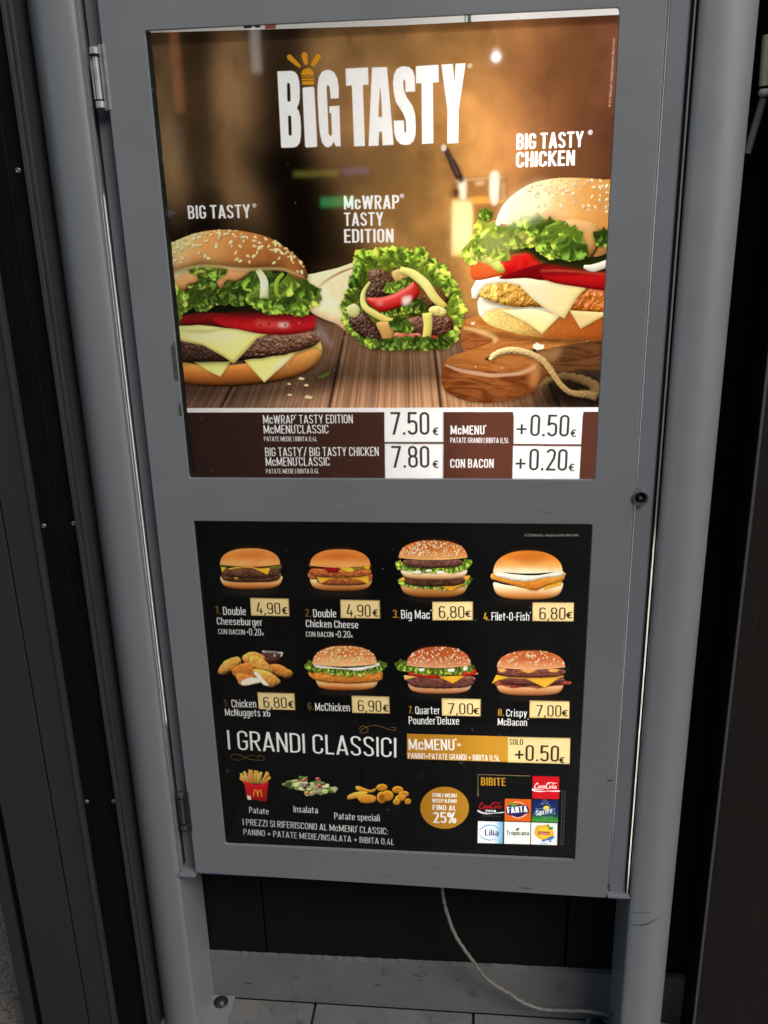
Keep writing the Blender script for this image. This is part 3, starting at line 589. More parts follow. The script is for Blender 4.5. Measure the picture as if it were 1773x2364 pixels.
    A.fill([(620, 990), (700, 970), (900, 1030), (1190, 1060), (1100, 1090), (800, 1060), (690, 1080), (640, 1120), (615, 1080)], (255, 252, 226), puff=.3, sig=6, soft=1)
    A.fill([(620, 960), (660, 895), (800, 880), (1000, 890), (1500, 930), (1600, 960), (1600, 1080), (1400, 1085), (1050, 1050), (860, 1050), (700, 1005)], [(0, (255, 226, 110)), (.35, (250, 190, 60)), (.62, (206, 120, 34)), (1, (190, 104, 30))], ang=0, puff=.9, sig=8, bump=(.1, 1.6),
           mott=(.07, .6, (176, 88, 20)), rough=7, shadow=(1, 4, 4, .5), light=(-.6, -.6), spec=(.3, 25))
    A.fill([(650, 990), (800, 1020), (1060, 1040), (1060, 1055), (850, 1055), (690, 1030)], (110, 46, 10), soft=4, alpha=.7)
    A.fill([(780, 1075), (1000, 1065), (1190, 1110), (1060, 1240), (960, 1165)], [(0, (255, 250, 200)), (1, (250, 234, 150))], puff=.3, sig=6, shadow=(1, 3, 3, .4), smooth=False)
    A.fill([(1250, 1075), (1500, 1090), (1600, 1080), (1500, 1110), (1328, 1206)], [(0, (236, 210, 150)), (1, (226, 196, 130))], puff=.4, sig=5, shadow=(1, 3, 3, .5), smooth=False)
    A.fill([(566, 930), (600, 865), (720, 840), (900, 845), (1100, 870), (1370, 915), (1300, 990), (1215, 1132), (1120, 1090), (1010, 1010), (900, 900), (800, 880), (670, 895), (630, 940), (600, 995), (570, 990)], [(0, (255, 255, 246)), (.5, (255, 246, 206)), (1, (250, 226, 150))], ang=25, puff=.35, sig=8, shadow=(2, 4, 5, .5), smooth=False)
    A.fill([(566, 760), (640, 730), (790, 810), (700, 850), (580, 860)], [(0, (236, 110, 50)), (1, (220, 90, 40))], puff=.5, sig=6)
    A.fill([(770, 740), (830, 680), (960, 670), (1050, 740), (1000, 800), (800, 850)], [(0, (226, 30, 24)), (.6, (196, 14, 18)), (1, (150, 8, 14))], puff=.6, sig=5, mott=(.05, .4, (236, 60, 40)), shadow=(1, 3, 4, .5))
    A.fill([(760, 850), (1050, 750), (1200, 745), (1080, 860), (960, 850)], (120, 8, 14), puff=.4, sig=6)
    A.fill([(1050, 790), (1200, 745), (1400, 770), (1600, 790), (1600, 935), (1300, 910), (1100, 868)], [(0, (150, 12, 18)), (.3, (120, 8, 16)), (.5, (190, 20, 22)), (1, (150, 10, 18))], puff=.6, sig=8, shadow=(1, 3, 4, .5), smooth=True)
    A.stroke([(1050, 800), (1250, 800), (1600, 830)], [6, 10, 6], (236, 96, 70), soft=1.6, alpha=.8); A.stroke([(780, 800), (800, 730), (860, 690), (960, 682)], [4, 9, 10, 4], (246, 120, 80), soft=1.4, alpha=.8); A.stroke([(1060, 865), (1250, 895), (1500, 925)], [4, 9, 6], (60, 4, 8), soft=2, alpha=.6)
    A.fill([(640, 560), (1000, 560), (1600, 560), (1600, 800), (1350, 790), (1050, 740), (960, 680), (800, 690)], (34, 38, 10), soft=4)
    A.fill([(1040, 640), (1350, 640), (1360, 790), (1200, 760), (1060, 740)], (30, 36, 8), soft=8, alpha=.85)
    A.fill([(615, 600), (640, 510), (740, 455), (800, 560), (720, 640), (640, 640)], (255, 255, 240), puff=.25, sig=8, soft=1)
    A.fill([(735, 470), (800, 330), (950, 210), (1120, 160), (1300, 152), (1480, 165), (1640, 190), (1640, 560), (1450, 700), (1350, 640), (1300, 540), (1200, 470), (1100, 440), (960, 470), (860, 480), (760, 470)], buncol_r, puff=.55, sig=22, light=(-.6, -.5), mott=(.03, .22, (200, 120, 50)), shadow=(0, 4, 5, .4), grain=.03)
    A.fill([(860, 440), (950, 420), (1020, 380), (990, 480), (920, 540), (870, 520)], [(0, (236, 190, 100)), (1, (196, 136, 60))], puff=.9, sig=6, shadow=(1, 3, 4, .5))
    A.fill([(1180, 460), (1300, 440), (1440, 480), (1470, 580), (1420, 690), (1370, 700), (1320, 620), (1270, 540), (1200, 520)], [(0, (214, 168, 104)), (.6, (190, 138, 74)), (1, (160, 110, 50))], puff=.9, sig=10, shadow=(1, 4, 5, .5), spec=(.3, 25), light=(-.6, -.6))
    A.fill([(440, 330), (560, 320), (555, 690), (440, 690)], (255, 246, 180), soft=5, alpha=.6, smooth=False)  # backlight glare on the jar, painted into the print
    lettuce(A, [(575, 710), (640, 640), (740, 600), (860, 600), (960, 590)], 130, 10, 78, seed=51, bright=1.7, warm=.6, base=False)
    lettuce(A, [(665, 425), (690, 455)], 50, 2, 48, seed=57, bright=1.25, warm=.3, base=False)
    lettuce(A, [(960, 540), (1080, 560), (1180, 590), (1280, 650)], 160, 11, 82, seed=53, bright=1.6, warm=.3, base=False)
    lettuce(A, [(1080, 650), (1220, 660), (1300, 710)], 90, 6, 74, seed=55, bright=1.4, base=False)
    lettuce(A, [(1490, 590), (1505, 670)], 80, 3, 54, seed=56, bright=1.2, base=False)
    A.fill([(560, 640), (660, 600), (790, 620), (760, 700), (800, 800), (760, 815), (690, 760), (590, 720)], [(0, (236, 240, 90)), (.5, (250, 246, 150)), (1, (206, 200, 60))], puff=.6, sig=6, rough=4, bump=(.05, .7), mott=(.05, .5, (150, 176, 50)))
    lettuce(A, [(620, 690), (700, 640), (780, 680)], 90, 4, 70, seed=58, bright=1.6, warm=.6, base=False)
    A.stroke([(1350, 770), (1420, 780), (1520, 745)], [20, 56, 50], (226, 222, 206), puff=.6, sig=4, shadow=(1, 3, 3, .5))
    A.fill([(770, 430), (830, 320), (960, 230), (1080, 200), (1110, 300), (1050, 400), (960, 440), (850, 460)], (255, 252, 205), soft=11, alpha=.85)  # hot backlight glow on the bun, painted over its colour
    A.fill([(620, 560), (760, 540), (900, 560), (880, 640), (760, 700), (640, 660)], (255, 250, 150), soft=12, alpha=.2)  # soft yellow haze of the same glow, painted over the lettuce
    R = np.random.RandomState(8)
    P = []
    while len(P) < 58:
        x = 860 + 690 * R.rand(); yt = np.interp(x, [800, 950, 1120, 1300, 1480, 1640], [330, 210, 160, 152, 165, 190]); v = R.rand()
        if R.rand() < (.9 if v < .3 else .4) and not (x < 1010 and v > .2): P.append((x, yt + 4 + v * 230))
    seeds(A, P, 15, (255, 238, 196), R, dark=.35)
    # crumbs
    A.view(360, 400, 2.765)
    for p, w in (((930, 1310), 20), ((960, 1352), 16), ((850, 1345), 12), ((855, 1415), 15), ((975, 1430), 26)):
        A.fill([(p[0] - w, p[1] + 3), (p[0] - w * .3, p[1] - w * .5), (p[0] + w, p[1]), (p[0] + w * .3, p[1] + w * .45)], (214, 186, 140), rough=2, shadow=(3, 2, 2, .5))
    A.fill([(1030, 1300), (1080, 1280), (1105, 1265), (1100, 1290), (1060, 1310)], (70, 86, 30), rough=2, shadow=(2, 2, 2, .5))
    A.fill([(1030, 930), (1060, 990), (1130, 1090), (1110, 1100), (1040, 1040)], (150, 140, 136), soft=5, alpha=.4)
    # --- headline
    A.view(300, 0, 2.765)
    def big(outer, holes=(), sm=False):
        polys = [A.pt(outer)]; polys = [p if _area(p) > 0 else p[::-1] for p in polys]
        for hq in holes:
            q = A.pt(spline(hq)); polys.append(q if _area(q) < 0 else q[::-1])
        sl, c = A.mask(polys, 2); A.comp(sl, c, np.broadcast_to(lin(WHITE), c.shape + (3,)), True)
    big([(940, 455), (1030, 452), (1052, 458), (1070, 478), (1080, 515), (1085, 570), (1084, 630), (1078, 665), (1068, 683), (1068, 692), (1080, 712), (1088, 750), (1092, 800), (1091, 870), (1084, 912), (1066, 935), (1040, 942), (972, 944), (965, 938)],
        [[(1003, 545), (1008, 530), (1016, 532), (1022, 548), (1025, 636), (1020, 647), (1010, 647), (1005, 636)], [(1010, 750), (1014, 738), (1023, 740), (1029, 752), (1032, 850), (1027, 864), (1018, 863), (1013, 850)]])
    big([(1101, 568), (1106, 558), (1168, 553), (1177, 562), (1196, 930), (1190, 938), (1126, 942), (1118, 935)])
    big([(1281, 630), (1333, 627), (1333, 560), (1324, 500), (1304, 462), (1276, 446), (1252, 446), (1226, 458), (1206, 492), (1197, 550), (1197, 620), (1206, 790), (1214, 860), (1226, 910), (1246, 936), (1266, 941), (1286, 930), (1300, 905), (1314, 934), (1345, 934), (1337, 675), (1272, 678), (1273, 722), (1284, 722), (1290, 850), (1285, 866), (1276, 867), (1268, 852), (1256, 560), (1258, 546), (1266, 544), (1274, 556)])
    big([(1376, 438), (1520, 430), (1523, 540), (1487, 543), (1500, 932), (1431, 935), (1416, 546), (1380, 548)])
    A.view(850, 0, 2.765)
    big([(24, 431), (120, 427), (163, 924), (92, 928), (87, 840), (70, 841), (66, 930), (2, 932)], [[(76, 560), (84, 640), (88, 742), (76, 744), (66, 742), (70, 640)]])
    big([(230, 423), (262, 428), (285, 450), (297, 490), (300, 585), (238, 587), (236, 520), (230, 505), (223, 520), (226, 570), (246, 620), (285, 680), (300, 730), (304, 800), (302, 860), (290, 900), (266, 922), (235, 926), (205, 920), (180, 895), (166, 850), (162, 770), (228, 768), (231, 838), (236, 850), (242, 838), (240, 770), (222, 722), (176, 650), (162, 590), (158, 525), (164, 475), (182, 440), (206, 426)])
    big([(304, 422), (449, 413), (451, 525), (413, 528), (416, 914), (344, 919), (340, 531), (305, 533)])
    big([(467, 412), (540, 408), (551, 530), (558, 407), (622, 404), (577, 700), (575, 912), (506, 915), (507, 705)])
    A.text('\u00ae', (636, 437), (662, 436), (637, 404), .1, (235, 215, 190), soft=.3)
    OR = (226, 156, 34)
    A.view(640, 110, 10.37)
    for q in ([(240, 250), (240, 195), (290, 165), (340, 185), (555, 420), (550, 460), (510, 470), (270, 290)], [(580, 190), (600, 130), (650, 105), (705, 130), (725, 200), (732, 360), (715, 405), (680, 412), (645, 385), (600, 260)], [(915, 190), (965, 150), (1025, 175), (1040, 230), (1010, 290), (905, 430), (860, 448), (815, 425), (815, 380)],
              [(580, 650), (585, 590), (640, 520), (730, 490), (820, 520), (865, 590), (870, 650), (730, 655)]): A.fill(q, OR, paper=True)
    A.fill([(580, 650), (870, 645), (870, 655), (582, 657)], OR, smooth=False, paper=True)
    A.stroke([(590, 685), (640, 705), (690, 680), (740, 710), (800, 680), (870, 700)], 22, OR, paper=True)
    A.fill([(585, 740), (885, 735), (888, 778), (588, 780)], OR, smooth=False, paper=True); A.fill([(590, 800), (885, 795), (882, 885), (600, 890)], OR, smooth=False, paper=True)
    # --- product names
    A.view(300, 0, 2.765)
    A.text('BIG TASTY', (373, 1398), (770, 1391), (368, 1312), .145)
    A.text('\u00ae', (784, 1326), (806, 1325), (783, 1298), .1)
    A.text('McWRAP', (1366, 1337), (1719, 1333), (1361, 1249), .145); A.text('TASTY', (1368, 1443), (1617, 1440), (1364, 1357), .145); A.text('EDITION', (1368, 1550), (1683, 1547), (1365, 1463), .145)
    A.view(850, 0, 2.765)
    A.text('\u00ae', (204, 1264), (228, 1263), (204, 1236), .1)
    A.text('BIG TASTY', (947, 955), (1372, 938), (949, 855), .145); A.text('CHICKEN', (944, 1068), (1317, 1055), (946, 972), .145); A.text('\u00ae', (1405, 862), (1430, 860), (1405, 830), .1)
    A.text("\u00a9 2017 McDonald's. Immagini puramente dimostrative.", (1549, 680), (1577, 240), (1533, 679), .1, (214, 186, 166), alpha=.75)
    # --- price strip
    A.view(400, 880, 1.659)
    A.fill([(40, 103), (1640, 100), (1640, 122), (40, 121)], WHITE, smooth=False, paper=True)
    A.fill([(30, 120), (1640, 117), (1640, 400), (30, 400)], [(0, (36, 23, 20)), (.25, (46, 29, 24)), (.5, (64, 40, 33)), (.72, (98, 58, 45)), (1, (92, 52, 42))], smooth=False, ang=0)  # brown ink itself darkens to the left, imitating the weaker backlight there
    A.fill([(1302, 105), (1571, 105), (1570, 130), (1302, 130)], WHITE, smooth=False, paper=True)
    T = lambda s_, a, b, t, w=.1, c=WHITE: A.text(s_, a, b, t, w, c)
    T('McWRAP~ TASTY EDITION', (345, 163), (688, 161), (344, 130)); T('McMENU~CLASSIC', (347, 201), (595, 200), (346, 168)); T('PATATE MEDIE | BIBITA 0,4L', (348, 230), (551, 230), (348, 212), .1)
    T('BIG TASTY~/ BIG TASTY CHICKEN', (353, 288), (787, 286), (352, 254)); T('McMENU~CLASSIC', (355, 325), (600, 324), (354, 292)); T('PATATE MEDIE | BIBITA 0,4L', (356, 354), (558, 353), (356, 336), .1)
    T('McMENU~', (1062, 204), (1196, 204), (1061, 170), .13); T('PATATE GRANDI | BIBITA 0,5L', (1061, 236), (1285, 237), (1061, 216), .12); T('CON BACON', (1061, 332), (1227, 332), (1061, 298), .13)
    A.img *= (1 + .09 * (blur(rs.rand(n, n).astype(np.float32), .9) - .5) * 2)[..., None]
    return A
def buncol_r(U, V, X_, Y_):
    c = np.stack([np.interp(U + .1 * V, [0, .25, .45, .7, 1], q) for q in ([1.7, 1.6, 1.1, .76, .58], [1.5, 1.3, .72, .38, .26], [.95, .75, .32, .105, .07])], -1)  # left end overbright: the backlight hot spot is put into the bun colour
    return c.astype(np.float32)
# brightness of blank paper over the light box (measured): rows = height z, columns = x
_LZ = np.array([0.58, 0.5, 0.4, 0.3, 0.2, 0.1, 0.03, -0.1, -0.2, -0.3, -0.4, -0.5, -0.6, -0.64])
_LX = np.array([0.02, 0.1, 0.2, 0.3, 0.4, 0.5, 0.58])
_LT = np.array([[0.46, 0.51, 0.57, 0.64, 1.0, 1.13, 1.03], [0.48, 0.57, 0.63, 0.77, 1.43, 1.87, 1.3], [0.47, 0.6, 0.68, 0.83, 1.93, 2.98, 1.61], [0.47, 0.6, 0.67, 0.82, 1.47, 1.89, 1.36], [0.47, 0.59, 0.66, 0.79, 1.12, 1.13, 1.07], [0.47, 0.58, 0.64, 0.76, 1.04, 1.03, 1.0], [0.45, 0.56, 0.62, 0.72, 0.97, 0.97, 0.92], [0.44, 0.56, 0.61, 0.7, 0.96, 0.94, 0.93], [0.46, 0.58, 0.62, 0.73, 1.03, 0.96, 0.94], [0.49, 0.57, 0.64, 0.74, 1.05, 0.98, 0.99], [0.46, 0.56, 0.62, 0.74, 1.03, 0.98, 0.99], [0.45, 0.57, 0.62, 0.73, 1.02, 1.01, 0.98], [0.39, 0.52, 0.54, 0.63, 0.87, 0.99, 0.98], [0.35, 0.41, 0.45, 0.52, 0.7, 0.97, 0.96]])
def light_field(x, z):
    zi = np.interp(-z, -_LZ, np.arange(len(_LZ))); xi = np.interp(x, _LX, np.arange(len(_LX)))
    a = np.clip(zi.astype(int), 0, len(_LZ) - 2); b = np.clip(xi.astype(int), 0, len(_LX) - 2); u = zi - a; v = xi - b
    u = u * u * (3 - 2 * u) * .4 + u * .6; v = v * v * (3 - 2 * v) * .4 + v * .6
    return (_LT[a, b] * (1 - v) + _LT[a, b + 1] * v) * (1 - u) + (_LT[a + 1, b] * (1 - v) + _LT[a + 1, b + 1] * v) * u
def lower_art(n, L):
    A = Art(-.004, -0.0665, 0.612, n, L)
    X, Y = A.X / n, A.Y / n
    v = .0022 + .0018 * fbm(X * 6, Y * 6, 4, 2) + .0035 * smooth01((X - .45) / .5)
    A.img = np.stack([v, v * .99, v * 1.0], -1).astype(np.float32) / A.L[..., None]
    TAN = [(0, (226, 164, 92)), (.5, (198, 122, 52)), (.8, (214, 150, 84)), (1, (226, 172, 110))]
    def glow(cx, cy, w):   # faint reflection under each portion
        A.fill([(cx - w, cy), (cx, cy - 16), (cx + w, cy), (cx, cy + 34)], (44, 36, 28), soft=7, alpha=.55)
    def top(xl, xr, yt, yb, cols=TAN, sd=0, seedn=0, sa=6, pw=2.4, k=1.0, seedcol=(236, 204, 150)):
        cx, w = (xl + xr) / 2, (xr - xl) / 2; th = np.linspace(0, np.pi, 22)
        up = [(cx - w * np.sign(np.cos(t)) * abs(np.cos(t)) ** (2 / pw), yb - (yb - yt) * np.sin(t) ** (2 / pw)) for t in th]
        lo = [(cx + w * q, yb + (yb - yt) * .14 * (1 - q * q)) for q in (.9, .6, .2, -.2, -.6, -.9)]
        A.fill(up + lo, cols, puff=.75, sig=max(4, w * A.k * .0012 * 2.3 / A.o[2] * 2), light=(-.15, -.8), mott=(.03, .25, (176, 100, 44)), shadow=(0, 2, 3, .6), grain=.05)
        A.fill([(cx - w * .55, yb - (yb - yt) * .75), (cx, yb - (yb - yt) * .9), (cx + w * .55, yb - (yb - yt) * .75), (cx + w * .3, yb - (yb - yt) * .45), (cx - w * .3, yb - (yb - yt) * .45)], (170, 84, 28), soft=7, alpha=.5 * k)
        if seedn: seeds(A, dome_pts(seedn, xl, xr, yt, yb, np.random.RandomState(sd), pw, .08, .97), sa, seedcol, np.random.RandomState(sd + 1), dark=.4)
    def bot(xl, xr, yt, yb, cols=None, sag=.25):
        cx, w, h = (xl + xr) / 2, (xr - xl) / 2, yb - yt
        P = [(cx + w * q, yt + h * sag * (1 - q * q)) for q in (-1, -.7, -.3, .3, .7, 1)] + [(cx + w * .98, yt + h * .45), (cx + w * .85, yt + h * .8), (cx + w * .5, yb), (cx, yb + h * .04), (cx - w * .5, yb), (cx - w * .85, yt + h * .8), (cx - w * .98, yt + h * .45)]
        A.fill(P, cols or [(0, (236, 206, 158)), (.3, (222, 178, 118)), (.65, (180, 116, 58)), (1, (110, 60, 24))], puff=.6, sig=6, light=(-.1, -.8), grain=.06, shadow=(0, 2, 3, .6))
    def patty(xl, xr, yt, yb, sag=.2, c=(92, 58, 42), c2=(48, 28, 22), rough=3):
        cx, w, h = (xl + xr) / 2, (xr - xl) / 2, yb - yt
        P = [(cx - w, yt + h * .45), (cx - w * .9, yt + h * .1)] + [(cx + w * q, yt + h * sag * (1 - q * q)) for q in (-.6, 0, .6)] + [(cx + w * .9, yt + h * .1), (cx + w, yt + h * .45), (cx + w * .88, yb - h * .1)] + [(cx + w * q, yb + h * sag * (1 - q * q)) for q in (.6, 0, -.6)] + [(cx - w * .88, yb - h * .1)]
        A.fill(P, [(0, tuple(np.minimum(255, np.array(c) * 1.25))), (1, tuple(np.array(c) * .75))], puff=.8, sig=4, bump=(.2, 1.6), mott=(.12, .7, c2), rough=rough, shadow=(0, 2, 3, .6), light=(-.1, -.8))
    def tri(q, c=(232, 168, 50), sm=False): A.fill(q, [(0, tuple(np.array(c) * .92)), (1, c)], smooth=sm, puff=.4, sig=3, shadow=(0, 2, 2, .5), light=(-.1, -.9))
    def leaf(path, w, n_, r, sd, br=1.15): lettuce(A, path, w, n_, r, br, sd, base=False, warm=.12)
    Wt = (250, 250, 250)
    # ---- 1 double cheeseburger
    A.view(440, 1200, 3.6065)
    glow(500, 590, 260)
    bot(252, 760, 470, 575)
    tri([(690, 460), (752, 448), (748, 490), (724, 505), (700, 490)])
    patty(252, 752, 440, 508); tri([(330, 446), (438, 446), (378, 500)])
    patty(262, 752, 395, 468); tri([(252, 392), (300, 392), (262, 440)]); tri([(500, 396), (668, 400), (640, 458)])
    A.stroke([(320, 410), (400, 398), (540, 402), (640, 440)], 12, (222, 160, 50), puff=.5, sig=2)
    for q, c in (([(245, 372), (300, 368), (365, 378), (360, 392), (260, 392)], (74, 70, 30)), ([(400, 376), (470, 374), (480, 388), (420, 396)], (190, 150, 60)), ([(520, 380), (600, 376), (640, 390), (600, 404), (540, 398)], (120, 36, 20)), ([(650, 390), (750, 380), (755, 405), (690, 415)], (92, 92, 40))): A.fill(q, c, puff=.7, sig=3, shadow=(0, 1, 2, .5))
    top(246, 745, 238, 372, [(0, (206, 140, 76)), (.45, (190, 118, 52)), (.8, (206, 146, 84)), (1, (190, 132, 76))])
    # ---- 2 double chicken
    glow(1250, 605, 260)
    bot(1000, 1505, 490, 590)
    patty(1050, 1500, 475, 535, c=(150, 82, 44), c2=(100, 52, 28)); tri([(1040, 462), (1250, 480), (1150, 500), (1080, 532)]); tri([(1300, 480), (1490, 452), (1484, 540), (1420, 510)]); A.stroke([(1040, 468), (1250, 480), (1490, 460)], 14, (220, 160, 40), puff=.5, sig=2)
    A.fill([(975, 460), (1000, 430), (1040, 440), (1050, 480), (1010, 500)], (160, 92, 48), puff=.8, sig=3, rough=2); A.fill([(1480, 450), (1515, 455), (1510, 500), (1485, 505)], (156, 86, 44), puff=.8, sig=3)
    patty(990, 1505, 400, 468, c=(176, 98, 50), c2=(120, 62, 30))
    for q, c in (([(990, 372), (1080, 380), (1080, 400), (995, 395)], (90, 50, 24)), ([(1110, 400), (1180, 395), (1235, 410), (1225, 438), (1150, 436)], (128, 22, 24)), ([(1235, 400), (1300, 392), (1360, 410), (1345, 440), (1290, 430)], (210, 176, 50)), ([(1360, 400), (1450, 390), (1460, 410), (1380, 420)], (130, 110, 40)), ([(1440, 380), (1490, 375), (1490, 410), (1460, 410)], (222, 186, 40)), ([(1480, 375), (1505, 375), (1500, 395)], (140, 20, 20))): A.fill(q, c, puff=.7, sig=3, rough=1.5, shadow=(0, 1, 2, .4))
    top(995, 1495, 246, 380, [(0, (206, 136, 66)), (.45, (196, 114, 44)), (.8, (214, 150, 82)), (1, (206, 146, 84))])
    # ---- 5 nuggets and dip
    A.fill([(590, 1100), (640, 1088), (765, 1105), (740, 1170), (700, 1198), (640, 1195)], [(0, (52, 36, 30)), (.5, (70, 26, 14)), (1, (40, 16, 10))], puff=.5, sig=5, spec=(.5, 30))
    A.stroke([(730, 1108), (762, 1108), (750, 1140)], [6, 14, 8], (190, 184, 176), soft=.8); A.stroke([(700, 1120), (698, 1140)], 8, (220, 210, 200), soft=1)
    nug = lambda q, c=(206, 146, 66): A.fill(q, [(0, tuple(np.minimum(255, np.array(c) * 1.08))), (1, tuple(np.array(c) * .68))], puff=.9, sig=7, bump=(.1, .9), mott=(.06, .45, (150, 88, 34)), rough=3, shadow=(1, 3, 4, .6))
    nug([(650, 1215), (740, 1205), (840, 1260), (845, 1300), (800, 1318), (700, 1280)], (196, 128, 56)); nug([(430, 1140), (500, 1100), (570, 1110), (620, 1150), (600, 1220), (480, 1220)])
    nug([(230, 1250), (280, 1180), (360, 1142), (415, 1155), (410, 1210), (300, 1285), (240, 1285)], (204, 150, 72)); nug([(360, 1230), (480, 1190), (600, 1230), (620, 1300), (560, 1330), (420, 1340), (350, 1280)], (180, 112, 48))
    nug([(490, 1160), (530, 1130), (600, 1160), (680, 1230), (690, 1280), (620, 1270), (520, 1230)], (214, 156, 72)); nug([(380, 1290), (440, 1280), (560, 1320), (600, 1350), (520, 1372), (420, 1385)], (190, 124, 54))
    A.fill([(420, 1350), (480, 1318), (560, 1320), (600, 1345), (520, 1370), (440, 1380)], (222, 204, 180), puff=.6, sig=3, rough=2, mott=(.2, .4, (180, 150, 120)))
    nug([(520, 1260), (560, 1245), (660, 1270), (740, 1330), (735, 1365), (660, 1395), (600, 1340)], (220, 166, 80)); A.fill([(525, 1275), (560, 1270), (610, 1330), (650, 1380), (610, 1375), (560, 1320)], (232, 216, 194), puff=.5, sig=3, rough=2, mott=(.2, .4, (190, 160, 130)))
    # ---- 6 chicken with mayonnaise
    glow(1300, 1425, 250)
    bot(1050, 1555, 1330, 1418, [(0, (240, 214, 176)), (.3, (220, 176, 124)), (.7, (186, 112, 56)), (1, (120, 62, 26))])
    A.fill([(985, 1265), (1040, 1235), (1300, 1270), (1560, 1250), (1600, 1300), (1560, 1345), (1300, 1365), (1080, 1345), (1000, 1310)], [(0, (214, 146, 62)), (.5, (200, 128, 50)), (1, (160, 92, 32))], puff=.8, sig=5, bump=(.14, 1), rough=3, mott=(.08, .4, (160, 90, 30)), shadow=(0, 2, 3, .6))
    leaf([(990, 1230), (1100, 1250), (1300, 1280), (1480, 1260), (1610, 1225)], 52, 14, 42, 61, 1.1)
    A.fill([(1020, 1200), (1100, 1215), (1300, 1235), (1500, 1215), (1560, 1190), (1570, 1215), (1480, 1240), (1400, 1258), (1290, 1245), (1180, 1240), (1060, 1232)], (232, 224, 206), puff=.6, sig=3, rough=3, shadow=(0, 2, 2, .4))
    top(1016, 1550, 1050, 1200, [(0, (196, 118, 62)), (.45, (196, 120, 66)), (.8, (216, 160, 110)), (1, (222, 176, 130))], 62, 150, 8.5)
    # ---- 3, 4, 7, 8 on the right half
    A.view(880, 1200, 3.318)
    glow(410, 600, 250)
    bot(150, 660, 470, 592)
    leaf([(150, 480), (300, 505), (480, 515), (600, 500), (665, 470)], 36, 12, 34, 63, 1.35)
    tri([(125, 466), (170, 436), (190, 470)], (244, 176, 60)); tri([(440, 500), (640, 490), (530, 545)], (246, 178, 40)); tri([(600, 430), (684, 428), (660, 470)], (244, 176, 60))
    patty(175, 645, 435, 498)
    bot(155, 655, 385, 455, [(0, (240, 226, 206)), (.4, (236, 206, 160)), (1, (196, 126, 64))])
    leaf([(135, 350), (250, 385), (400, 385), (560, 385), (680, 340)], 40, 14, 36, 64, 1.45)
    for q in ([(250, 395), (300, 390), (300, 412), (250, 410)], [(430, 395), (480, 392), (480, 414), (432, 414)], [(340, 385), (380, 380), (390, 396), (350, 400)]): A.fill(q, (238, 232, 214), puff=.5, sig=2)
    patty(165, 620, 300, 358, c=(112, 72, 62), c2=(64, 40, 36))
    top(136, 658, 158, 290, [(0, (190, 104, 48)), (.5, (206, 118, 56)), (.85, (222, 160, 96)), (1, (236, 190, 130))], 65, 170, 7.2, seedcol=(250, 226, 180))
    # 4 fish
    glow(1125, 612, 260)
    bot(862, 1388, 480, 606, [(0, (250, 238, 216)), (.35, (246, 216, 170)), (.7, (212, 146, 82)), (1, (160, 92, 40))])
    tri([(1240, 500), (1385, 470), (1380, 500), (1250, 535)], (246, 186, 60))
    A.fill([(842, 420), (880, 402), (1000, 420), (1250, 430), (1400, 405), (1405, 440), (1380, 470), (1260, 510), (1190, 540), (1140, 535), (1000, 500), (880, 465), (845, 450)], [(0, (240, 176, 80)), (.5, (226, 150, 56)), (1, (196, 112, 30))], puff=.7, sig=5, bump=(.16, .9), mott=(.1, .4, (180, 100, 30)), rough=2, shadow=(0, 2, 3, .5))
    A.fill([(865, 385), (1000, 415), (1200, 425), (1380, 390), (1380, 430), (1250, 445), (1150, 470), (1050, 468), (960, 450), (880, 430)], (242, 236, 222), puff=.6, sig=4, rough=3, mott=(.25, .3, (180, 180, 150)), shadow=(0, 2, 2, .4))
    top(862, 1388, 236, 390, [(0, (222, 128, 40)), (.35, (226, 138, 52)), (.66, (238, 178, 100)), (.85, (250, 224, 180)), (1, (252, 236, 206))], pw=2.2, k=.8)
    # 7 quarter pounder style
    glow(450, 1338, 250)
    bot(210, 690, 1245, 1330, [(0, (246, 226, 196)), (.4, (232, 180, 130)), (1, (176, 96, 48))])
    patty(190, 722, 1190, 1275, c=(122, 72, 62), c2=(72, 42, 38))
    tri([(172, 1190), (300, 1200), (180, 1226)], (240, 186, 110)); tri([(430, 1200), (650, 1192), (550, 1256)], (246, 186, 50)); tri([(600, 1185), (744, 1172), (740, 1184), (650, 1196)], (244, 170, 110))
    A.fill([(215, 1170), (300, 1160), (440, 1180), (430, 1212), (290, 1205), (225, 1190)], (206, 40, 30), puff=.7, sig=4, shadow=(0, 2, 2, .5)); A.fill([(580, 1180), (650, 1160), (718, 1145), (718, 1185), (620, 1195)], (212, 44, 34), puff=.7, sig=4, shadow=(0, 2, 2, .5))
    leaf([(155, 1130), (260, 1150), (400, 1165), (560, 1165), (700, 1135)], 42, 14, 36, 66, 1.15)
    for q in ([(290, 1140), (330, 1140), (330, 1160), (295, 1160)], [(510, 1145), (560, 1140), (560, 1165), (520, 1165)], [(635, 1120), (660, 1125), (655, 1155), (630, 1150)]): A.fill(q, (232, 232, 218), puff=.6, sig=2)
    top(196, 686, 972, 1115, [(0, (176, 82, 44)), (.5, (190, 92, 50)), (.85, (214, 146, 104)), (1, (226, 180, 144))], 67, 110, 8, seedcol=(246, 214, 180))
    # 8 crispy bacon
    glow(1150, 1350, 250)
    bot(890, 1390, 1262, 1344, [(0, (232, 190, 140)), (.5, (206, 146, 96)), (1, (160, 92, 50))])
    A.stroke([(870, 1262), (930, 1250), (1010, 1272), (1090, 1268), (1200, 1278), (1300, 1262), (1390, 1250), (1455, 1252)], [20, 44, 36, 26, 26, 28, 40, 20], (150, 52, 42), rough=4, puff=.8, sig=3, bump=(.2, 1), mott=(.1, .5, (206, 120, 96)), shadow=(0, 2, 2, .5))
    patty(900, 1408, 1200, 1258, c=(120, 68, 58), c2=(72, 40, 36))
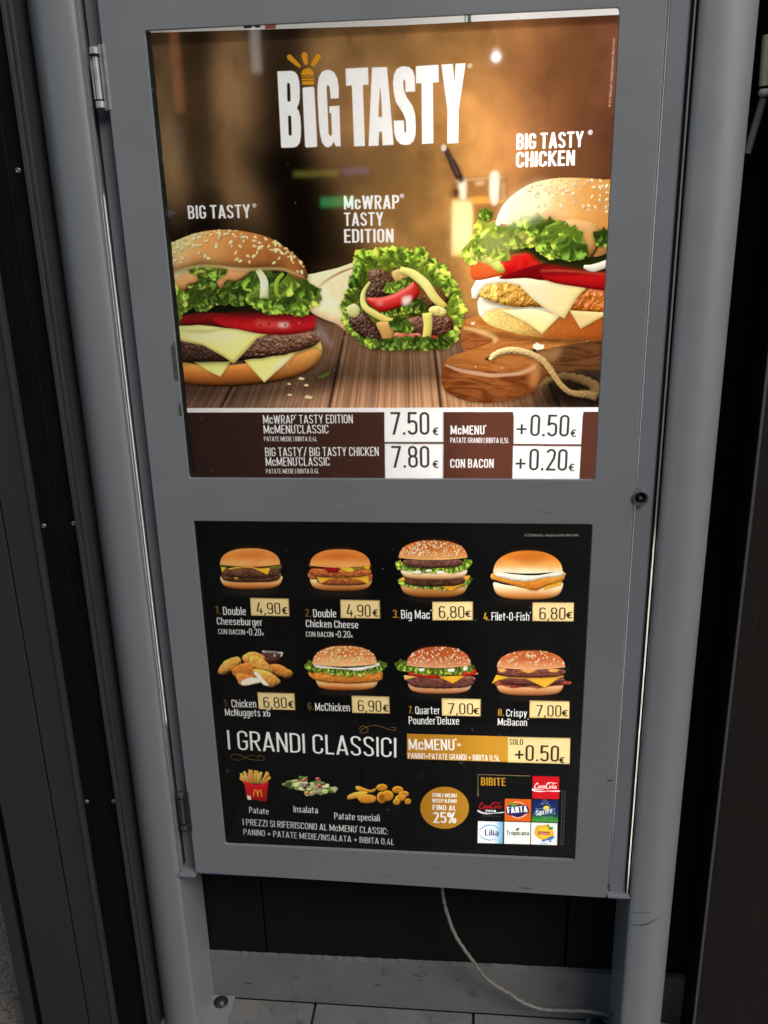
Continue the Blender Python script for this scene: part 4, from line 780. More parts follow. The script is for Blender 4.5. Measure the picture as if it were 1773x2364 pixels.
    tri([(848, 1256), (880, 1188), (1010, 1205), (900, 1230)], (240, 190, 50)); tri([(1080, 1205), (1390, 1195), (1255, 1288)], (246, 186, 60)); A.stroke([(880, 1196), (1100, 1212), (1400, 1198)], 10, (240, 180, 70), puff=.4, sig=2)
    patty(886, 1414, 1140, 1198, c=(130, 74, 60), c2=(80, 46, 40))
    for q in ([(890, 1140), (950, 1140), (955, 1160), (920, 1170)], [(1070, 1150), (1190, 1148), (1150, 1172), (1110, 1172)], [(1280, 1145), (1360, 1145), (1350, 1165), (1300, 1168)]): A.fill(q, (240, 170, 90), puff=.6, sig=2, shadow=(0, 1, 2, .4))
    top(888, 1408, 1003, 1130, [(0, (196, 100, 56)), (.5, (206, 116, 68)), (.85, (226, 160, 112)), (1, (236, 186, 144))], 68, 62, 9, seedcol=(250, 214, 176))
    # ---- captions
    G = [(86, 64, 28), (100, 76, 32), (160, 114, 36), (206, 150, 44), (70, 53, 28), (92, 69, 30), (172, 122, 44), (190, 136, 46)]  # one gold ink, dimmed digit by digit where the backlight is weaker
    T = lambda s_, a, b, t, w=.1, c=Wt, **k: A.text(s_, a, b, t, w, c, **k)
    A.view(440, 1200, 3.6065)
    T('1.', (207, 785), (254, 786), (205, 717), .15, G[0], paper=False); T('Double', (273, 792), (463, 795), (270, 725)); T('Cheeseburger', (221, 872), (601, 883), (218, 812)); T('CON BACON', (231, 951), (453, 957), (230, 908), .085); T('+', (467, 950), (486, 950), (466, 915), .1); T('0.20', (489, 962), (590, 964), (488, 905), .09); T('\u20ac', (596, 963), (612, 963), (596, 933), .1)
    T('2.', (955, 806), (1003, 808), (953, 742), .15, G[1], paper=False); T('Double', (1022, 811), (1215, 813), (1019, 745)); T('Chicken Cheese', (961, 893), (1397, 905), (958, 832)); T('CON BACON', (962, 973), (1190, 977), (961, 930), .085); T('+', (1204, 970), (1223, 970), (1203, 936), .1); T('0.20', (1227, 980), (1332, 981), (1226, 925), .09); T('\u20ac', (1336, 981), (1353, 981), (1336, 952), .1)
    T('5.', (279, 1554), (326, 1557), (276, 1497), .15, G[4], paper=False); T('Chicken', (344, 1562), (548, 1564), (341, 1497)); T('McNuggets x6', (290, 1632), (665, 1640), (287, 1572))
    T('6.', (976, 1580), (1026, 1582), (973, 1520), .15, G[5], paper=False); T('McChicken', (1039, 1590), (1327, 1596), (1036, 1524))
    A.view(880, 1200, 3.318)
    T('3.', (88, 752), (138, 754), (85, 688), .15, G[2], paper=False); T('Big Mac~', (153, 757), (382, 760), (150, 690)); T('4.', (785, 770), (832, 771), (782, 710), .15, G[3], paper=False); T('Filet-O-Fish~', (845, 771), (1142, 773), (842, 708))
    T('7.', (212, 1482), (246, 1483), (209, 1427), .15, G[6], paper=False); T('Quarter', (262, 1488), (452, 1490), (259, 1428)); T('Pounder~Deluxe', (212, 1566), (598, 1570), (210, 1507))
    T('8.', (893, 1502), (941, 1504), (890, 1447), .15, G[7], paper=False); T('Crispy', (958, 1507), (1117, 1510), (955, 1450)); T('McBacon~', (893, 1574), (1124, 1580), (890, 1520))
    T("\u00a9 2016 McDonald's. Immagini puramente dimostrative", (1100, 128), (1513, 127), (1100, 108), .09, (170, 166, 158), alpha=.8)
    A.view(500, 1640, 1.975)
    T('I GRANDI CLASSICI', (53, 178), (820, 215), (49, 90), .085)
    FL = (150, 120, 60)
    A.stroke([(650, 85), (665, 70), (690, 85), (680, 102), (655, 100), (665, 85), (720, 68), (780, 85), (812, 92), (816, 80), (795, 78)], 2.2, FL, alpha=.7); A.stroke([(62, 215), (75, 200), (100, 202), (150, 222), (205, 228), (218, 218), (200, 205), (185, 218)], 2.2, FL, alpha=.4); A.stroke([(68, 222), (110, 226), (150, 205), (190, 210)], 1.8, FL, alpha=.35)
    GOLD = (196, 142, 40)
    A.fill([(868, 106), (1330, 119), (1328, 236), (869, 221)], [(0, (168, 118, 30)), (1, (204, 150, 48))], smooth=False, ang=0)
    T('McMENU~', (877, 180), (1092, 182), (874, 130), .11); T('=', (1096, 168), (1114, 169), (1095, 140), .14); T('PANINO+PATATE GRANDI + BIBITA 0,5L', (873, 219), (1291, 231), (872, 193), .11)
    # fries
    A.view(540, 1750, 3.95)
    R = np.random.RandomState(12)
    for i in range(34):
        x = 70 + 250 * R.rand(); b = (110 + (x - 70) * .66 + R.randn() * 8, 235); t_ = (x + (x - 195) * .12, 95 + 60 * R.rand() + 50 * abs((x - 195) / 130) ** 2)
        c = (210 + R.randint(-25, 20), 146 + R.randint(-20, 22), 66 + R.randint(-12, 20))
        A.stroke([b, t_], 24, [(0, c), (1, tuple(np.array(c) * .6))], smooth=False, puff=.7, sig=1.6, shadow=(1, 1, 1.2, .6))
    A.fill([(90, 205), (150, 235), (210, 245), (270, 235), (315, 210), (298, 398), (230, 388), (118, 368)], [(0, (176, 24, 30)), (1, (120, 12, 18))], smooth=False, puff=.35, sig=4, shadow=(0, 2, 3, .4))
    A.stroke([(178, 350), (186, 300), (200, 290), (214, 320), (218, 350)], 8, (206, 140, 36)); A.stroke([(218, 350), (222, 310), (238, 292), (250, 310), (252, 355)], 8, (206, 140, 36))
    A.fill([(120, 338), (150, 345), (160, 382), (124, 378)], (190, 176, 160), smooth=False)
    # salad
    for i in range(90):
        u_, w_ = R.rand() * 2 - 1, R.randn() * .5
        x = 690 + 230 * u_; y = 260 + w_ * 70 * (1 - abs(u_)) + (abs(u_) * 8) - 30 * (u_ < -.2) + (20 if u_ > .4 else 0)
        r_ = 14 + 18 * R.rand(); g = [(170, 182, 100), (120, 146, 60), (196, 200, 140), (84, 112, 44), (206, 204, 160)][R.randint(5)]
        th = np.linspace(0, 6.28, 9, endpoint=False); rr = r_ * (.6 + .7 * R.rand(9))
        A.fill(np.stack([x + rr * np.cos(th) * 1.3, y + rr * np.sin(th) * .8], 1), tuple(np.array(g) * (.6 + .4 * R.rand())), puff=.8, sig=2, shadow=(1, 1.5, 1.5, .6))
    for p, c in (((640, 200), (176, 40, 24)), ((765, 190), (170, 36, 26)), ((780, 250), (186, 36, 26)), ((645, 265), (60, 22, 18)), ((670, 318), (186, 90, 50)), ((675, 240), (70, 30, 22)), ((815, 232), (50, 90, 30)), ((690, 285), (206, 176, 60))):
        A.fill([(p[0] - 24, p[1]), (p[0], p[1] - 15), (p[0] + 24, p[1]), (p[0], p[1] + 17)], c, puff=.9, sig=2.5, spec=(.4, 20), shadow=(1, 1, 1.5, .5))
    # twisted and ridged potatoes
    pot = lambda q, c=(214, 150, 50): A.fill(q, [(0, tuple(np.minimum(255, np.array(c) * 1.1))), (1, tuple(np.array(c) * .66))], puff=.9, sig=3, shadow=(1, 2, 2, .6), mott=(.2, .3, (170, 100, 24)))
    pot([(1110, 262), (1140, 256), (1240, 290), (1290, 275), (1280, 310), (1180, 320), (1120, 290)]); pot([(1034, 365), (1050, 335), (1120, 310), (1220, 310), (1180, 350), (1060, 380)], (224, 166, 60)); pot([(1130, 360), (1200, 330), (1290, 350), (1290, 395), (1230, 415), (1160, 405)])
    for k_ in range(6): A.stroke([(1150 + 24 * k_, 345), (1165 + 22 * k_, 375), (1160 + 23 * k_, 405)], 6, (170, 108, 30), alpha=.6)
    for (cx, cy, rx, ry) in ((1350, 270, 52, 34), (1350, 360, 46, 54), (1400, 345, 58, 50), (1495, 290, 52, 34), (1550, 330, 48, 30), (1520, 365, 50, 30), (1485, 400, 34, 32), (1588, 398, 30, 28)):
        th = np.linspace(0, 6.28, 12, endpoint=False); pot(np.stack([cx + rx * np.cos(th), cy + ry * np.sin(th)], 1), (212, 146, 44))
        A.stroke([(cx - rx * .55, cy + ry * .2), (cx, cy - ry * .5), (cx + rx * .55, cy + ry * .1)], 9, (150, 88, 20), alpha=.7)
    A.fill([(1322, 355), (1350, 325), (1375, 350), (1360, 390), (1335, 385)], (120, 66, 14), soft=1.5, alpha=.8)
    T('Patate', (140, 500), (318, 515), (138, 445), .1); T('Insalata', (544, 494), (766, 506), (544, 434), .1); T('Patate speciali', (916, 558), (1330, 578), (914, 497), .1)
    T('I PREZZI SI RIFERISCONO AL McMENU~ CLASSIC:', (82, 612), (1403, 698), (80, 553), .1); T('PANINO + PATATE MEDIE/INSALATA + BIBITA 0,4L', (88, 700), (1460, 794), (85, 645), .1)
    # saving roundel
    A.view(500, 1640, 1.975)
    th = np.linspace(0, 6.28, 40, endpoint=False)
    A.fill(np.stack([1040 + 111 * np.cos(th), 444 + 96 * np.sin(th)], 1), [(0, (166, 116, 30)), (1, (184, 130, 40))], ang=0)
    T('CON I MENU', (984, 394), (1095, 398), (984, 376), .15); T('RISPARMI', (985, 420), (1095, 423), (985, 402), .15); T('FINO AL', (985, 454), (1094, 458), (985, 430), .15); T('25%', (988, 513), (1092, 515), (988, 463), .16)
    # drinks
    A.view(1090, 1770, 7.213)
    A.stroke([(98, 495), (98, 130), (968, 156)], 7, (206, 180, 110), smooth=False)
    T('BIBITE', (148, 312), (556, 322), (150, 178), .15, GOLD, paper=False)
    def tile(x0, y0, x1, y1, col, **k): A.fill([(x0, y0), (x1, y0 + 12), (x1 - 7, y1 + 12), (x0 - 6, y1)], col, smooth=False, **k)
    def script(x0, y0, w, h, c):   # flowing cola script
        q = lambda P: [(x0 + w * a, y0 + h * b) for a, b in P]
        S = lambda P, wd: A.stroke(q(P), np.array(wd) * h / 100, c)
        S([(.14, .30), (.12, .12), (.05, .30), (.0, .72), (.04, .95), (.12, .85), (.17, .68)], [14, 22, 14, 18, 16, 8, 5]); S([(.22, .50), (.17, .62), (.17, .86), (.22, .78), (.235, .52), (.22, .50)], [10, 12, 14, 10, 8, 8])
        S([(.33, .50), (.29, .50), (.26, .74), (.28, .88), (.34, .74)], [8, 10, 14, 10, 5]); S([(.42, .50), (.37, .52), (.35, .80), (.39, .84), (.43, .52)], [8, 10, 14, 8, 8]); S([(.43, .50), (.42, .82), (.46, .80)], [12, 14, 5])
        S([(.63, .28), (.60, .10), (.54, .22), (.49, .72), (.53, .98), (.60, .88), (.64, .70)], [14, 22, 16, 20, 16, 8, 5]); S([(.56, .08), (.70, .02), (.86, .14), (.98, .06)], [5, 14, 12, 5]); S([(.70, .52), (.65, .62), (.65, .90), (.70, .80), (.715, .56), (.70, .52)], [10, 12, 14, 10, 8, 8])
        S([(.82, .18), (.77, .60), (.77, .90), (.81, .82)], [8, 14, 14, 5]); S([(.91, .55), (.86, .58), (.84, .88), (.88, .90), (.92, .56)], [8, 10, 14, 8, 8]); S([(.92, .54), (.91, .90), (.95, .86)], [12, 14, 5]); S([(.02, .98), (.2, 1.08), (.42, 1.05)], [5, 12, 4])
    tile(1008, 155, 1452, 530, (206, 24, 34)); script(1040, 262, 390, 110, Wt)
    A.fill([(1005, 362), (1080, 395), (1200, 405), (1440, 395), (1438, 416), (1250, 412), (1130, 422), (1005, 400)], Wt)
    script(122, 590, 390, 110, (176, 26, 36)); T('zero', (220, 752), (396, 756), (220, 705), .2)
    A.fill([(98, 718), (180, 755), (300, 770), (522, 750), (522, 770), (350, 780), (220, 792), (98, 755)], (200, 205, 208)); A.stroke([(160, 818), (470, 826)], 8, (130, 110, 108), smooth=False, alpha=.5)
    tile(546, 532, 984, 902, (222, 98, 26))
    A.fill([(610, 700), (620, 640), (720, 585), (830, 600), (900, 680), (930, 760), (860, 830), (740, 858), (640, 800)], (232, 222, 206)); A.fill([(618, 700), (630, 650), (720, 595), (830, 612), (890, 690), (915, 755), (850, 820), (740, 845), (650, 795)], (222, 98, 26)); A.fill([(570, 690), (640, 640), (900, 645), (945, 760), (880, 790), (770, 842), (690, 820), (580, 790)], (36, 32, 92))
    T('FANTA', (590, 778), (925, 755), (576, 672), .21, slant=.0)
    A.fill([(610, 605), (660, 595), (730, 625), (750, 668), (660, 655), (625, 640)], [(0, (120, 176, 60)), (1, (50, 120, 44))], rim=(1, (30, 60, 40), .8))
    tile(1000, 545, 1435, 912, [(0, (30, 34, 92)), (.5, (22, 46, 100)), (.72, (20, 84, 76)), (.85, (60, 140, 50)), (1, (80, 160, 56))])
    for i in range(46):
        an = -1.6 + R.randn() * .75; d_ = 60 + 80 * R.rand(); p = (1230 + np.cos(an) * d_, 690 + np.sin(an) * d_); A.stroke([p, (p[0] + 18 * np.cos(an), p[1] + 18 * np.sin(an))], 5, (170, 190, 220), alpha=.6)
    A.fill([(1060, 690), (1110, 700), (1330, 700), (1380, 690), (1370, 740), (1390, 790), (1320, 790), (1110, 800), (1030, 795), (1070, 740)], (150, 170, 200), smooth=False, alpha=.8); A.fill([(1070, 705), (1330, 710), (1368, 700), (1360, 740), (1375, 780), (1110, 788), (1050, 785), (1080, 740)], (24, 54, 104), smooth=False)
    A.fill([(1180, 690), (1230, 650), (1285, 670), (1280, 710), (1220, 725)], (226, 206, 60), puff=.6, sig=4); T('Sprite', (1065, 815), (1340, 765), (1060, 730), .15, slant=.15)
    for k_ in range(8): A.stroke([(1170 + 22 * k_, 820), (1175 + 22 * k_ + R.randn() * 6, 860 + 30 * R.rand())], 4, (200, 220, 200), alpha=.6)
    tile(96, 906, 520, 1270, [(0, (250, 250, 250)), (.55, (246, 250, 252)), (.8, (170, 206, 226)), (1, (90, 160, 200))], ang=0)
    A.stroke([(110, 1060), (220, 985), (320, 975), (420, 1010), (450, 1100)], [8, 30, 26, 14, 4], (110, 170, 205)); A.stroke([(110, 1120), (200, 1200), (320, 1220), (420, 1180)], [6, 22, 22, 4], (130, 180, 210)); T('Lilia', (212, 1145), (440, 1152), (212, 1045), .13, (48, 50, 110), paper=False)
    tile(538, 916, 970, 1282, (246, 244, 240)); T('Tropicana', (570, 1138), (945, 1145), (565, 1062), .14, (28, 70, 44), paper=False); A.fill([(722, 1058), (740, 1030), (785, 1018), (770, 1055)], (50, 84, 46)); A.stroke([(625, 1176), (870, 1180)], 7, (190, 160, 140), smooth=False, alpha=.6)
    tile(982, 928, 1420, 1295, (232, 234, 234))
    sun = [(1200 + (150 + 22 * R.rand()) * np.cos(a_), 1095 + (118 + 18 * R.rand()) * np.sin(a_)) for a_ in np.linspace(0, 6.28, 22, endpoint=False)]
    A.fill(sun, (232, 180, 40), smooth=False); A.fill([(1090, 1090), (1200, 1005), (1310, 1090), (1200, 1180)], (246, 206, 70), soft=3); A.fill([(1040, 1070), (1070, 990), (1130, 980), (1080, 1060)], (214, 160, 60), alpha=.8)
    A.fill([(1270, 1020), (1290, 1005), (1350, 1005), (1330, 1040), (1290, 1050)], (60, 150, 60)); A.fill([(1245, 985), (1262, 958), (1282, 980), (1270, 1000)], (50, 120, 60)); A.fill([(1155, 1225), (1240, 1200), (1330, 1160), (1370, 1165), (1320, 1215), (1240, 1225), (1190, 1250)], (52, 116, 190), rough=3); A.fill([(1282, 1240), (1300, 1225), (1320, 1240), (1300, 1256)], (52, 110, 180))
    A.fill([(1095, 1075), (1292, 1082), (1288, 1138), (1092, 1130)], (176, 40, 36), smooth=False); T('Lipton', (1112, 1124), (1272, 1128), (1112, 1090), .16, (240, 200, 180)); T('ICE TEA', (1128, 1290), (1240, 1292), (1128, 1270), .14, (70, 130, 180), paper=False)
    for x_ in (1505, 1545):   # unreadable small print running up the margin
        T('lll ilil nnni illi lnilin iill nili lnili niil linil inlil nil', (x_ - 22, 1305), (x_ + 10, 400), (x_ - 44, 1305), .1, (120, 118, 112), alpha=.55)
    return A
# ---------------------------------------------------------------- helpers
YD = .010                                    # depth of the posters behind the door's face
def tag(o, label=None, cat=None, group=None, kind=None):
    for k, v in (('label', label), ('category', cat), ('group', group), ('kind', kind)):
        if v: o[k] = v
    return o
def empty(name, loc=(0, 0, 0)):
    o = bpy.data.objects.new(name, None); COL.objects.link(o); o.location = loc; o.empty_display_size = .02; WP[o.name] = loc; return o
def link(name, bm, mat, parent=None, smooth=False, bevel=0):
    me = bpy.data.meshes.new(name); bm.normal_update(); bm.to_mesh(me); bm.free()
    o = bpy.data.objects.new(name, me); COL.objects.link(o)
    if mat: me.materials.append(mat)
    if parent: o.parent = parent; o.matrix_parent_inverse = Matrix.Translation(-PW(parent))
    if smooth:
        for p in me.polygons: p.use_smooth = True
    if bevel:
        m = o.modifiers.new('b', 'BEVEL'); m.width = bevel; m.segments = 2; m.limit_method = 'ANGLE'; m.angle_limit = math.radians(40)
    return o
WP = {}                                      # world position of the empties (meshes are built in world coordinates)
def PW(o): return Vector(WP.get(o.name, (0, 0, 0)))
def box(bm, x0, x1, y0, y1, z0, z1):
    v = [bm.verts.new((x, y, z)) for z in (z0, z1) for y in (y0, y1) for x in (x0, x1)]
    for f in ((0, 2, 3, 1), (4, 5, 7, 6), (0, 1, 5, 4), (2, 6, 7, 3), (0, 4, 6, 2), (1, 3, 7, 5)): bm.faces.new([v[i] for i in f])
    return v
def boxes(name, L, mat, parent=None, bevel=0):
    bm = bmesh.new()
    for b in L: box(bm, *b)
    return link(name, bm, mat, parent, bevel=bevel)
def prism_z(bm, prof, z0, z1, closed=True):
    a = [bm.verts.new((x, y, z0)) for x, y in prof]; b = [bm.verts.new((x, y, z1)) for x, y in prof]
    n = len(prof)
    fs = []
    for i in range(n if closed else n - 1): fs.append(bm.faces.new((a[i], a[(i + 1) % n], b[(i + 1) % n], b[i])))
    if closed: bm.faces.new(a[::-1]); bm.faces.new(b)
    return fs
def cyl(bm, p0, p1, r, n=20, r1=None):
    p0, p1 = Vector(p0), Vector(p1); d = (p1 - p0); q = d.to_track_quat('Z', 'Y').to_matrix(); r1 = r if r1 is None else r1
    A = [bm.verts.new(p0 + q @ Vector((r * math.cos(t), r * math.sin(t), 0))) for t in [2 * math.pi * i / n for i in range(n)]]
    B = [bm.verts.new(p1 + q @ Vector((r1 * math.cos(t), r1 * math.sin(t), 0))) for t in [2 * math.pi * i / n for i in range(n)]]
    for i in range(n):
        f = bm.faces.new((A[i], A[(i + 1) % n], B[(i + 1) % n], B[i])); f.smooth = True
    for R_, s in ((A, -1), (B, 1)): bm.faces.new([bm.verts.new(v.co) for v in (R_ if s > 0 else R_[::-1])])
def tube(bm, P, r, n=10):
    P = [Vector(p) for p in P]; rings = []
    for i, p in enumerate(P):
        d = (P[min(i + 1, len(P) - 1)] - P[max(i - 1, 0)]).normalized(); q = d.to_track_quat('Z', 'X').to_matrix(); rr = r[i] if isinstance(r, list) else r
        rings.append([bm.verts.new(p + q @ Vector((rr * math.cos(2 * math.pi * k / n), rr * math.sin(2 * math.pi * k / n), 0))) for k in range(n)])
    for a, b in zip(rings, rings[1:]):
        for k in range(n):
            f = bm.faces.new((a[k], a[(k + 1) % n], b[(k + 1) % n], b[k])); f.smooth = True
    bm.faces.new(rings[0][::-1]); bm.faces.new(rings[-1])
def lathe(bm, c, axis, prof, n=24):
    """prof: (distance along axis, radius)"""
    q = Vector(axis).to_track_quat('Z', 'X').to_matrix(); c = Vector(c); rings = []
    for h, r in prof: rings.append([bm.verts.new(c + q @ Vector((r * math.cos(2 * math.pi * k / n), r * math.sin(2 * math.pi * k / n), h))) for k in range(n)])
    for a, b in zip(rings, rings[1:]):
        for k in range(n): bm.faces.new((a[k], a[(k + 1) % n], b[(k + 1) % n], b[k]))
    bm.faces.new(rings[0][::-1]); bm.faces.new(rings[-1])

# ---------------------------------------------------------------- materials
def mat(name, base, rough=.5, metal=0., spec=.5, noise=None, stretch=(1, 1, 1), bump=None, coat=0, dirt=None, rnoise=0):
    m = bpy.data.materials.new(name); m.use_nodes = True; nt = m.node_tree; N, Lk = nt.nodes, nt.links; b = N['Principled BSDF']
    b.inputs['Base Color'].default_value = (*base, 1); b.inputs['Roughness'].default_value = rough; b.inputs['Metallic'].default_value = metal
    b.inputs['Specular IOR Level'].default_value = spec; b.inputs['Coat Weight'].default_value = coat
    tc = N.new('ShaderNodeTexCoord'); mp = N.new('ShaderNodeMapping'); mp.inputs['Scale'].default_value = stretch; Lk.new(tc.outputs['Object'], mp.inputs[0])
    col = None
    if noise:
        sc, c2, amt = noise; t = N.new('ShaderNodeTexNoise'); t.inputs['Scale'].default_value = sc; t.inputs['Detail'].default_value = 6; Lk.new(mp.outputs[0], t.inputs['Vector'])
        mr = N.new('ShaderNodeMapRange'); mr.inputs[1].default_value = .35; mr.inputs[2].default_value = .65; mr.inputs[4].default_value = amt; Lk.new(t.outputs[0], mr.inputs[0])
        mx = N.new('ShaderNodeMix'); mx.data_type = 'RGBA'; Lk.new(mr.outputs[0], mx.inputs[0]); mx.inputs[6].default_value = (*base, 1); mx.inputs[7].default_value = (*c2, 1); col = mx.outputs[2]
    if dirt:
        sc, thr, c2, amt = dirt; t = N.new('ShaderNodeTexNoise'); t.inputs['Scale'].default_value = sc; t.inputs['Detail'].default_value = 9; t.inputs['Roughness'].default_value = .68; Lk.new(tc.outputs['Object'], t.inputs['Vector'])
        mr = N.new('ShaderNodeMapRange'); mr.inputs[1].default_value = thr; mr.inputs[2].default_value = thr + .12; mr.inputs[4].default_value = amt; Lk.new(t.outputs[0], mr.inputs[0])
        mx = N.new('ShaderNodeMix'); mx.data_type = 'RGBA'; Lk.new(mr.outputs[0], mx.inputs[0]); mx.inputs[7].default_value = (*c2, 1)
        if col: Lk.new(col, mx.inputs[6])
        else: mx.inputs[6].default_value = (*base, 1)
        col = mx.outputs[2]
    if col: Lk.new(col, b.inputs['Base Color'])
    if rnoise:
        t = N.new('ShaderNodeTexNoise'); t.inputs['Scale'].default_value = 14; t.inputs['Detail'].default_value = 7; Lk.new(tc.outputs['Object'], t.inputs['Vector'])
        mr = N.new('ShaderNodeMapRange'); mr.inputs[1].default_value = .3; mr.inputs[2].default_value = .7; mr.inputs[3].default_value = rough - rnoise; mr.inputs[4].default_value = rough + rnoise; Lk.new(t.outputs[0], mr.inputs[0]); Lk.new(mr.outputs[0], b.inputs['Roughness'])
    if bump:
        sc, st, di = bump; t = N.new('ShaderNodeTexNoise'); t.inputs['Scale'].default_value = sc; t.inputs['Detail'].default_value = 5; Lk.new(mp.outputs[0], t.inputs['Vector'])
        bp_ = N.new('ShaderNodeBump'); bp_.inputs['Strength'].default_value = st; bp_.inputs['Distance'].default_value = di; Lk.new(t.outputs[0], bp_.inputs['Height']); Lk.new(bp_.outputs[0], b.inputs['Normal'])
    return m
def emit(name, c, s):
    m = bpy.data.materials.new(name); m.use_nodes = True; b = m.node_tree.nodes['Principled BSDF']; b.inputs['Base Color'].default_value = (*[q * .3 for q in c], 1)
    b.inputs['Emission Color'].default_value = (*c, 1); b.inputs['Emission Strength'].default_value = s; return m
GREY = (.248, .258, .263)
M_paint = mat('grey_door_paint', GREY, .42, .25, .5, (7, (.222, .234, .242), .6), bump=(420, .06, .0006), dirt=(23, .655, (.12, .12, .115), .55), rnoise=.09)
M_post = mat('grey_satin_aluminium', (.255, .263, .267), .42, .22, .5, (5, (.228, .24, .248), .6), stretch=(1, 1, .15), bump=(300, .04, .0005), dirt=(19, .66, (.12, .12, .115), .5), rnoise=.08)
M_flange = mat('mauve_grey_paint', (.19, .195, .215), .5, .1, .5, (8, (.17, .175, .19), .5), dirt=(30, .64, (.06, .06, .06), .6))
M_trim = mat('polished_trim', (.86, .85, .83), .16, 1.0)
M_steel = mat('hinge_steel', (.62, .63, .64), .3, .45, noise=(60, (.32, .32, .32), .6))
M_black = mat('black_coating', (.003, .003, .0033), .6, 0, .1, noise=(30, (.007, .0065, .006), .6), stretch=(6, 6, .3), bump=(60, .1, .001))
M_gap = mat('black_rubber_and_gap', (.004, .004, .004), .8, 0, .1)  # also fills dark gaps, where its black stands in for shade
M_rail = mat('dark_grey_anodised', (.036, .037, .036), .5, .2, noise=(12, (.030, .031, .030), .6), stretch=(3, 3, .1), dirt=(26, .66, (.03, .03, .03), .6))
M_railfin = mat('grey_anodised_fin', (.045, .047, .046), .5, .2, noise=(40, (.03, .03, .03), .6), stretch=(4, 4, .2))
M_wood = mat('dark_wenge_laminate', (.0115, .009, .008), .55, 0, .2, noise=(70, (.020, .015, .0125), .8), stretch=(7, 7, .16), bump=(260, .12, .0008))
M_plank = mat('black_brown_wall_board', (.0048, .0045, .0042), .65, 0, .15, noise=(60, (.0075, .0066, .0058), .7), stretch=(6, 6, .18))
M_skirt = mat('scuffed_grey_skirting', (.150, .150, .146), .55, 0, .4, noise=(9, (.115, .115, .112), .6), dirt=(16, .57, (.04, .04, .038), .75))
M_tile = mat('worn_stone_tile', (.165, .160, .150), .5, 0, .5, noise=(14, (.12, .117, .11), .7), dirt=(40, .55, (.045, .042, .038), .7), bump=(90, .2, .001))
M_grout = mat('black_grout', (.02, .019, .018), .9)
M_granite = mat('speckled_granite', (.066, .054, .040), .95, 0, .05, noise=(230, (.18, .155, .12), .9), bump=(230, .4, .002), dirt=(60, .56, (.02, .018, .016), .7))
M_cable = mat('dirty_white_cable', (.20, .19, .165), .5, noise=(60, (.12, .11, .09), .5), dirt=(110, .62, (.02, .02, .018), .9))
M_bolt = mat('dark_bolt', (.035, .033, .03), .4, .7, noise=(120, (.08, .07, .06), .6))
M_white = mat('white_light_box_lining', (.85, .85, .83), .6)
M_scuff = mat('black_scuff', (.03, .03, .032), .7)
M_greentube = mat('pale_green_plastic', (.42, .47, .30), .4)
M_tube_grey = mat('grey_conduit', (.16, .16, .155), .5)
M_key = mat('dark_lock_metal', (.06, .065, .07), .3, .8)
def print_mat(name, img, trans=.72):
    m = bpy.data.materials.new(name); m.use_nodes = True; nt = m.node_tree; N, Lk = nt.nodes, nt.links; N.clear()
    t = N.new('ShaderNodeTexImage'); t.image = img; t.extension = 'EXTEND'; t.interpolation = 'Cubic'
    uv = N.new('ShaderNodeUVMap'); Lk.new(uv.outputs[0], t.inputs[0])
    d = N.new('ShaderNodeBsdfDiffuse'); tr = N.new('ShaderNodeBsdfTranslucent'); mx = N.new('ShaderNodeMixShader'); o = N.new('ShaderNodeOutputMaterial'); mx.inputs[0].default_value = trans
    Lk.new(t.outputs[0], d.inputs[0]); Lk.new(t.outputs[0], tr.inputs[0]); Lk.new(d.outputs[0], mx.inputs[1]); Lk.new(tr.outputs[0], mx.inputs[2]); Lk.new(mx.outputs[0], o.inputs[0])
    return m
def acrylic(name):
    m = bpy.data.materials.new(name); m.use_nodes = True; nt = m.node_tree; N, Lk = nt.nodes, nt.links; N.clear()
    tr = N.new('ShaderNodeBsdfTransparent'); g = N.new('ShaderNodeBsdfGlossy'); g.inputs['Roughness'].default_value = .035; f = N.new('ShaderNodeFresnel'); f.inputs[0].default_value = 1.45
    mx = N.new('ShaderNodeMixShader'); o = N.new('ShaderNodeOutputMaterial'); Lk.new(f.outputs[0], mx.inputs[0]); Lk.new(tr.outputs[0], mx.inputs[1]); Lk.new(g.outputs[0], mx.inputs[2])
    df = N.new('ShaderNodeBsdfDiffuse'); df.inputs[0].default_value = (.7, .68, .64, 1); t = N.new('ShaderNodeTexNoise'); t.inputs['Scale'].default_value = 95; t.inputs['Detail'].default_value = 8
    mr = N.new('ShaderNodeMapRange'); mr.inputs[1].default_value = .71; mr.inputs[2].default_value = .78; mr.inputs[4].default_value = .28; tc = N.new('ShaderNodeTexCoord')
    Lk.new(tc.outputs['Object'], t.inputs['Vector']); Lk.new(t.outputs[0], mr.inputs[0]); m2 = N.new('ShaderNodeMixShader'); Lk.new(mr.outputs[0], m2.inputs[0]); Lk.new(mx.outputs[0], m2.inputs[1]); Lk.new(df.outputs[0], m2.inputs[2]); Lk.new(m2.outputs[0], o.inputs[0])
    return m
def translucent(name, c, trans=.8):
    m = bpy.data.materials.new(name); m.use_nodes = True; nt = m.node_tree; N, Lk = nt.nodes, nt.links; N.clear()
    d = N.new('ShaderNodeBsdfDiffuse'); tr = N.new('ShaderNodeBsdfTranslucent'); mx = N.new('ShaderNodeMixShader'); o = N.new('ShaderNodeOutputMaterial'); mx.inputs[0].default_value = trans
    d.inputs[0].default_value = tr.inputs[0].default_value = (*c, 1); Lk.new(d.outputs[0], mx.inputs[1]); Lk.new(tr.outputs[0], mx.inputs[2]); Lk.new(mx.outputs[0], o.inputs[0]); return m

